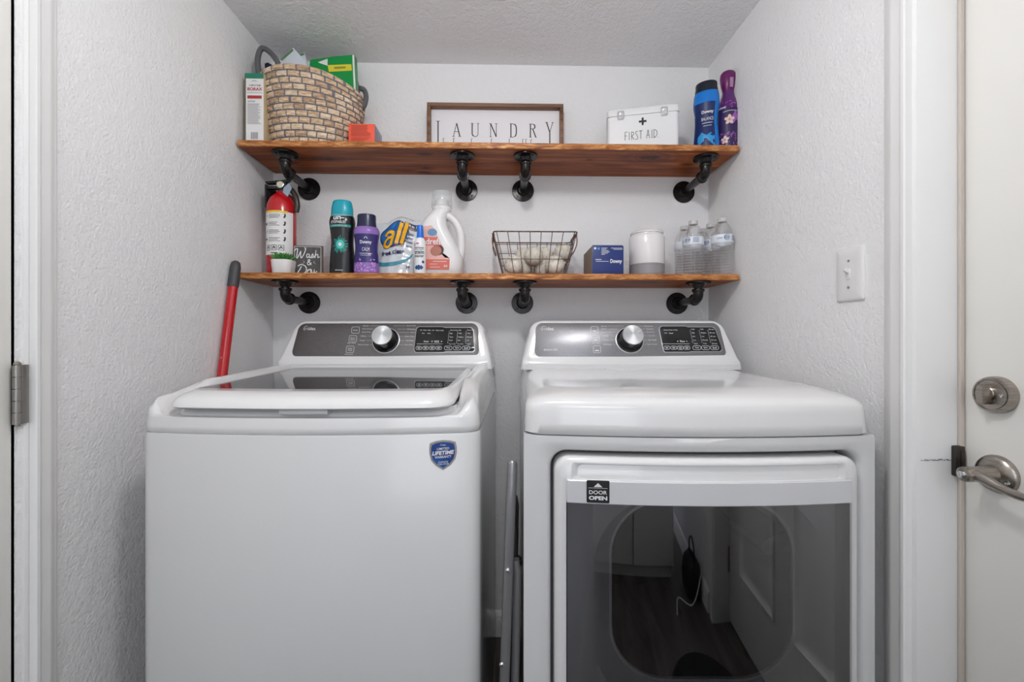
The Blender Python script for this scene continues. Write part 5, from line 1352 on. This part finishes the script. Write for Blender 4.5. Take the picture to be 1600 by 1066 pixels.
# succulent
x = wp(442, 410, 1.440).x
t = thing('potted_succulent', 'small green succulent in a white pot on the shelf edge', 'potted plant', (x, 1.445, S2))
pr = [(.0285, 0), (.030, .002), (.0335, .040), (.0335, .043), (.0305, .043), (.0300, .036), (0, .036)]
b = BM(); lathe(b, pr, 36, sq=3.2); obj('pot', b, mat('pot_white', rgb(232, 228, 224), 0.35), t)
b = BM(); rr = random.Random(1)
for k in range(34):
    a = k * 2.4; tl = .2 + 1.05 * (k / 34); ln = .026 + .020 * k / 34
    d = Vector((math.cos(a) * math.sin(tl), math.sin(a) * math.sin(tl), math.cos(tl) * .8))
    p = Vector((0, 0, .041)); pts = [p, p + d * ln * .5, p + d * ln * .85 + Vector((0, 0, .002)), p + d * ln + Vector((0, 0, .004))]
    tube(b, pts, [.0022, .0045, .0032, .0006], 7)
obj('succulent_leaves', b, noise_mat('leaf_green', rgb(40, 104, 44), rgb(86, 158, 74), (60, 60, 60), 0.5), t)

# wash & dry sign
YW = 1.47; xl, xr = wp(457, 400, YW - .01).x, wp(504, 400, YW + .005).x
t = thing('small_plaque', 'small dark square plaque with white script lettering', 'sign', ((xl + xr) / 2, YW, S2), .10)
hw = (xr - xl) / 2; hp_ = .099
b = BM(); box(b, -hw, hw, 0, .012, 0, hp_, .001); obj('plaque', b, mat('plaque_wood', rgb(120, 92, 70), 0.6), t)
b = BM(); patch(b, -hw + .001, hw - .001, .001, hp_ - .001, flat(0, .0006), 1, 1); obj('plaque_face', b, noise_mat('chalk_grey', rgb(70, 67, 66), rgb(88, 85, 84), (40, 40, 40), 0.7), t, smooth=False)
b = BM(); Q = flat(0, .0014); rr_line(b, -hw + .0045, hw - .0045, .0045, hp_ - .0045, .001, .0012, Q)
def SC(ox, oz, k, strokes_, wd=.0030):
    for s in strokes_: stroke(b, [(ox + p[0] * k, oz + p[1] * k) for p in s], wd, Q, curve=5)
k = .0095
SC(-.042, .056, k, [[(0, 2.4), (.3, 3), (1, 3.2), (.9, 2), (.7, .4), (.9, 0), (1.7, 1.6), (2.1, 2.4), (2.0, .8), (2.3, .1), (3.2, 1.6), (3.7, 3.3), (3.3, 3.6)]])           # W
SC(-.004, .057, k, [[(.9, 1.3), (.3, 1.4), (0, .7), (.3, .1), (.8, .6), (1.0, 1.3), (.9, .3), (1.2, .1), (1.6, .6), (2.1, 1.5), (2.2, .6), (1.9, .1), (1.5, .2), (2.4, .3), (2.8, .9)],
                     [(2.8, 0), (3.0, 1.4), (3.2, 2.8), (3.0, 1.0), (3.4, 1.3), (3.8, 1.2), (3.8, .2), (4.4, .5)]], .0026)                                       # a s h
SC(-.003, .034, .0080, [[(1.8, 0), (.6, 1.5), (.6, 2.1), (1.1, 2.2), (1.2, 1.7), (.3, .9), (.3, .2), (1.0, 0), (1.8, 1.0)]], .0026)
for sx_ in (-1, 1):
    for d in (0, 1): stroke(b, [(.004 + sx_ * .014, .042), (.004 + sx_ * (.018 + d * .003), .047 - d * .009)], .0008, Q)
SC(-.032, .003, .0100, [[(0, 2.6), (1.2, 3.2), (2.6, 2.4), (2.6, .8), (1.2, 0), (.1, .4), (.6, 1.4), (1.2, 2.6)]])
SC(-.002, .006, .0095, [[(0, .2), (.3, 1.4), (.4, .9), (1.1, 1.5), (1.2, .2)], [(1.4, 1.4), (1.6, .2), (2.2, .4), (2.4, 1.4), (2.3, -.3), (1.8, -.8), (2.6, .1), (3.3, .8)]], .0026)
obj('lettering', b, mat('chalk_white', rgb(232, 232, 230), 0.6), t, smooth=False, fix=False)

# wire basket
YK0, YK1 = 1.432, 1.600
xa, xb = wp(769.5, 362, YK0).x, wp(904, 362, YK0).x; cxb = (xa + xb) / 2; ht = .1405
hw1 = (xb - xa) / 2 - .003; hw0 = (wp(885, 424, YK0).x - wp(783, 424, YK0).x) / 2 - .002
yc_ = (YK0 + YK1) / 2; hd1 = (YK1 - YK0) / 2; hd0 = hd1 * .74
t = thing('wire_basket', 'tapered rusty-brown wire basket on the lower shelf', 'basket', (cxb, yc_, S2))
M_wire = noise_mat('rusty_wire', rgb(70, 56, 50), rgb(122, 100, 90), (90, 90, 90), 0.45, metal=0.7)
def wr(v): return hw0 + (hw1 - hw0) * v, hd0 + (hd1 - hd0) * v, .003 + (ht - .003) * v
def wring(v): a, d, z = wr(v); return [Vector((x, y, z)) for x, y in rrect(-a, a, -d, d, .012, 4, 2)]
b = BM(); tube(b, wring(1), .0021, 8, closed=True); obj('rim', b, M_wire, t)
b = BM()
for v in (.70, .36, 0): tube(b, wring(v), .0013, 6, closed=True)
for k in range(8):
    f = -1 + 2 * k / 7; f *= .93
    a1, d1_, z1 = wr(1); a0, d0, z0 = wr(0)
    tube(b, [(a1 * f, -d1_, z1 + .001), (a0 * f, -d0, z0), (a0 * f, d0, z0), (a1 * f, d1_, z1 + .001)], .0013, 6)
for k in range(5):
    f = (-1 + 2 * k / 4) * .8
    tube(b, [(-a1, d1_ * f, z1), (-a0, d0 * f, z0), (a0, d0 * f, z0), (a1, d1_ * f, z1)], .0013, 6)
obj('wire_mesh', b, M_wire, t)
for sgn in (-1, 1):
    b = BM()
    tube(b, [(sgn * (hw1 + .001 + .004 * math.sin(k * 1.1)), -.048 + .096 * k / 60, ht + .004 * math.cos(k * 1.1)) for k in range(61)], .0011, 6)
    tube(b, smooth_path([(sgn * (hw1 + .003), -.045, ht), (sgn * (hw1 + .004), -.046, ht - .03), (sgn * (hw1 - .004), -.040, ht - .055), (sgn * (hw1 - .008), 0, ht - .062), (sgn * (hw1 - .004), .040, ht - .055), (sgn * (hw1 + .004), .046, ht - .03), (sgn * (hw1 + .003), .045, ht)], 5), .0018, 8)
    obj('drop_handle', b, mat('copper_wire', rgb(120, 84, 72), 0.4, 0.6), t)
# wool balls inside
M_wool = noise_mat('felted_wool', rgb(206, 198, 184), rgb(232, 226, 214), (120, 120, 120), 0.9, 5, 0.6)
def wool_ball(x, y, z, r, label):
    b = BM(); bb = bmesh.new(); bmesh.ops.create_icosphere(bb, subdivisions=4, radius=r)
    rr = random.Random(int(x * 1e5))
    for v in bb.verts:
        n = v.co.normalized(); v.co *= 1 + .012 * math.sin(n.x * 9 + n.z * 7) * math.cos(n.y * 8)
    merge(b, bb, 0)
    o = obj('dryer_ball', b, M_wool); o.location = (x, y, z); tag(o, label, 'dryer ball', 'cream wool dryer balls in the wire basket')
R = .0335; zf = S2 + .0045
x1 = wp(803, 410, 1.475).x; x2 = wp(867, 410, 1.475).x; xm = (x1 + x2) / 2
wool_ball(x1, 1.482, zf + R, R, 'cream wool ball at front left on the basket floor')
wool_ball(x2, 1.482, zf + R, R, 'cream wool ball at front right on the basket floor')
wool_ball(xm, 1.517, zf + R * 2.0 + .0052 , R * 1.01, 'cream wool ball at front centre, resting on the lower ones')
wool_ball(xm - .038, 1.552, zf + R, R, 'shaded wool ball at back left on the basket floor')
wool_ball(xm + .036, 1.553, zf + R, R, 'shaded wool ball at back right on the basket floor')
wool_ball(wp(880, 384, 1.54).x, 1.540, zf + R * 2 + .022, R * .97, 'cream wool ball highest on the right of the basket')
wool_ball(wp(851, 388, 1.585).x, 1.588, zf + R * 2.55, R, 'wool ball at the back of the upper layer, behind the centre one')
wool_ball(wp(818, 392, 1.58).x, 1.585, zf + R * 2.45, R * .97, 'wool ball at back left of the upper layer')

# blue box
x = wp(950, 400, 1.436).x
t = carton('dryer_sheet_box', 'navy blue box of dryer sheets beside the wire basket', 'box', x, 1.436, S2, .1045, .150, .0955, mat('box_navy', rgb(24, 46, 112), 0.45))
b = BM(); box(b, -.0528, -.0520, .001, .149, .001, .0945); obj('side_flap', b, mat('kraft_side', rgb(150, 136, 124), 0.7), t)['label'] = 'pale side panel'
b = BM(); box(b, -.050, .050, .002, .11, .0955, .0985, .001, M=Matrix.Translation((0, 0, 0))); obj('lid_flap', b, mat('flap_navy', rgb(40, 70, 130), 0.5), t)
b = BM(); Q = flat(0, .0006)
text(b, 'Downy', .027, .043, .017, .039, Q, .03); 
for k in range(6): stroke(b, [(-.022, .088 - k * .0042), (-.022 + (.020, .016, .024, .028, .022, .012)[k], .088 - k * .0042)], .0016, Q)
for k in range(2): stroke(b, [(.010 + k * .008, .088 - k * .004), (.048, .088 - k * .004)], .0016, Q)
stroke(b, [(-.042, .050), (-.022, .050)], .0022, Q); stroke(b, [(-.040, .044), (.002, .044)], .0016, Q)
blob(b, ell(-.043, .087, .004, .004, 14), Q)
obj('lettering', b, M_print, t, smooth=False, fix=False)
b = BM(); blob(b, ell(-.031, .086, .0042, .0042, 14), Q); obj('blue_dot', b, mat('cyan_dot', rgb(60, 150, 214), 0.5), t, smooth=False)

# canister
x = wp(1010.5, 400, 1.50).x; cr = .0595
t = thing('ceramic_canister', 'white ceramic canister with grey dipped base', 'canister', (x, 1.500, S2))
b = BM(); lathe(b, [(cr - .003, 0), (cr, .003), (cr, .042)], 56, cap1=False); obj('dipped_base', b, noise_mat('glaze_grey', rgb(136, 134, 136), rgb(152, 150, 152), (4, 4, 180), 0.3), t)
b = BM(); lathe(b, [(cr, .042), (cr + .0003, .0425), (cr, .135), (cr - .002, .140), (cr - .006, .1425), (cr - .0065, .146)], 56, cap0=False); obj('canister_body', b, mat('glaze_white', rgb(232, 228, 227), 0.18, coat=0.4), t)
b = BM(); lathe(b, [(cr - .0065, .1465), (cr - .004, .148), (cr - .0035, .152), (cr - .006, .155), (cr - .012, .1565), (0, .158)], 56); obj('lid', b, MATS['glaze_white'], t)

# ================================================================== BROOM AND STEP LADDER
pt = Vector((WL + .018, 1.392, EYE + .246)); 
pm_ = wp(357.5, 580, 1.325)
pm_.x = WL + .019; 
dirv = (pt - pm_); k = pt.z / dirv.z; foot = pt - dirv * ((pt.z - .06) / dirv.z)
t = thing('broom', 'red broom handle with dark grey grip leaning in the corner left of the washer', 'broom', tuple(foot - Vector((0, 0, .06))))
o_ = foot - Vector((0, 0, .06)); T = lambda p: p - o_
gp = pt - dirv.normalized() * .082
b = BM(); tube(b, [T(foot), T(gp)], .0137, 24); obj('handle', b, M_red, t)
b = BM(); tn = pt + dirv.normalized() * 0
tube(b, [T(gp - dirv.normalized() * .004), T(gp), T(gp + dirv.normalized() * .004), T(pt - dirv.normalized() * .02), T(pt - dirv.normalized() * .006), T(pt)], [.0142, .0152, .0158, .0150, .0125, .006], 24); obj('grip', b, mat('grip_grey', rgb(66, 66, 68), 0.5), t)
b = BM(); q = pm_.lerp(pt, .12); tube(b, [T(q) + Vector((0, -.0139, 0)), T(q) + Vector((0, -.0147, 0))], .002, 8); obj('button', b, M_chrome, t)
b = BM(); box(b, -.016, .020, -.12, .12, .045, .075, .006); obj('broom_head', b, MATS['grip_grey'], t)
b = BM(); box(b, -.012, .016, -.115, .115, 0, .046, .003); obj('bristles', b, mat('bristle', rgb(120, 20, 26), 0.9, bump=(300, .8, .003)), t)

# folded step ladder between the machines
M_ladder = mat('ladder_grey', rgb(150, 150, 152), 0.3, 0.6)
top = cw(.0005, .905, EYE - .252); bend = cw(-.0035, .895, EYE - .36); bot = cw(-.030, .895, 0.0)
lt = thing('step_ladder', 'folded grey metal step ladder standing between the washer and dryer', 'step ladder', (bot.x, bot.y, 0))
T = lambda p: p - Vector((bot.x, bot.y, 0))
def rail(off, name='front_rail'):
    b = BM(); P = smooth_path([T(top) + off, T(top) + off + Vector((-.0005, -.004, -.03)), T(bend) + off, T(bend.lerp(bot, .3)) + off, T(bot) + Vector((off.x, off.y, 0))], 6)
    n = len(P); tube(b, P, [.0065, .009] + [.0105] * (n - 2), 16); return obj(name, b, M_ladder, lt)
rail(Vector((0, 0, 0))); 
b = BM(); P1 = T(bot) + Vector((0, 0, 0))
back = Vector((.012, .40, -.165))
rail(back)
b = BM(); q0 = T(top) + Vector((0, 0.012, -.016)); tube(b, [q0, q0 + back], .0105, 14); obj('top_rail', b, M_ladder, lt)
def legz(off):
    b = BM(); a = T(cw(.006, .900, EYE - .462)) + off; c_ = T(cw(.0105, .900, EYE - .52)) + off; d_ = T(cw(-.001, .900, .0)) + off
    P = smooth_path([a, a.lerp(c_, .5) + Vector((.003, 0, 0)), c_, c_.lerp(d_, .4), d_], 6); tube(b, P, .0088, 14); return obj('rear_leg', b, M_ladder, lt)
legz(Vector((0, .012, 0))); legz(Vector((0.010, .38, 0)))
for k, z in enumerate((.20, .43, .62)):
    fr_ = (EYE - .36 - z) / (EYE - .36); c0 = T(bend.lerp(bot, fr_))
    b = BM(); box(b, .004, .020, .03, .39, z - .10, z + .10, .004, M=Matrix.Translation((c0.x, c0.y, 0)) @ Matrix.Rotation(0, 4, 'Y')); obj('step_plate', b, mat('step_black', rgb(26, 26, 27), 0.6), lt)
for (u, v) in ((793.5, 891), (784, 1038)):
    d_ = .884; p = cw((u - 800) / F * d_, d_, EYE + (V0 - v) / F * d_)
    b = BM(); lathe(b, [(.0052, 0), (.0052, .002), (.003, .0042), (0, .0046)], 16, M=Matrix.Translation(T(p)) @ Matrix.Rotation(PI / 2, 4, 'X')); obj('rivet', b, M_chrome, lt)
b = BM(); p = T(cw(.0135, .93, EYE - .475)); ball(b, p, .012, s=(.7, 1, 1)); obj('locking_knob', b, M_blackm, lt)

# what the dark door glass mirrors: mat and bag behind the photographer
b = BM(); lathe(b, [(.40, 0), (.40, .008), (.39, .011), (0, .011)], 48, .42, .72, c=(0, 0, 0)); o = obj('door_mat', b, mat('mat_black', rgb(26, 26, 28), 0.95)); tag(o, 'dark oval mat mirrored at the bottom of the dryer door glass', 'mat'); o.location = (.612, .33, 0)
t = thing('storage_cabinet', 'low white cabinet mirrored in the left half of the dryer door glass', 'cabinet', (.36, -.62, 0))
b = BM(); box(b, -.28, .28, -.16, .16, .06, .74, .003); box(b, -.27, .27, -.15, .14, 0, .06); obj('cabinet_body', b, M_trim, t)
b = BM(); box(b, -.29, .29, -.17, .17, .74, .762, .003); obj('cabinet_top', b, M_trim, t)
for s_ in (-1, 1):
    b = BM(); box(b, min(s_ * .003, s_ * .277), max(s_ * .003, s_ * .277), .16, .178, .07, .73, .002); dd = obj('door', b, M_trim, t)
    b = BM(); tube(b, [(s_ * .03, .178, .50), (s_ * .03, .20, .50), (s_ * .03, .20, .40), (s_ * .03, .178, .40)], .004, 10); obj('handle', b, M_nickel, dd)
t = thing('black_bag', 'small black bag on the floor by the wall, mirrored in the dryer door glass', 'bag', (.735, -.36, 0))
b = BM(); loft(b, [[Vector((x, y, z)) for x, y in rrect(-a, a, -d, d, .02, 5, 1)] for z, a, d in ((0, .035, .07), (.01, .042, .08), (.08, .045, .085), (.14, .035, .075), (.165, .012, .06))]); obj('bag_body', b, M_blackm, t)
b = BM(); tube(b, smooth_path([(0, -.05, .155), (0, -.045, .21), (0, 0, .24), (0, .045, .21), (0, .05, .155)], 6), .005, 8); obj('strap', b, M_blackm, t)
b = BM(); tube(b, smooth_path([(WR - .010, -.30, 1.05), (WR - .012, -.33, .80), (WR - .03, -.25, .50), (WR - .014, -.22, .30), (WR - .03, -.27, .10), (WR - .09, -.24, .008), (WR - .16, -.30, .006), (WR - .20, -.18, .006)], 8), .0035, 8); o = obj('power_cord', b, M_paper); tag(o, 'thin white cord hanging down the wall, mirrored in the dryer door glass', 'cord')
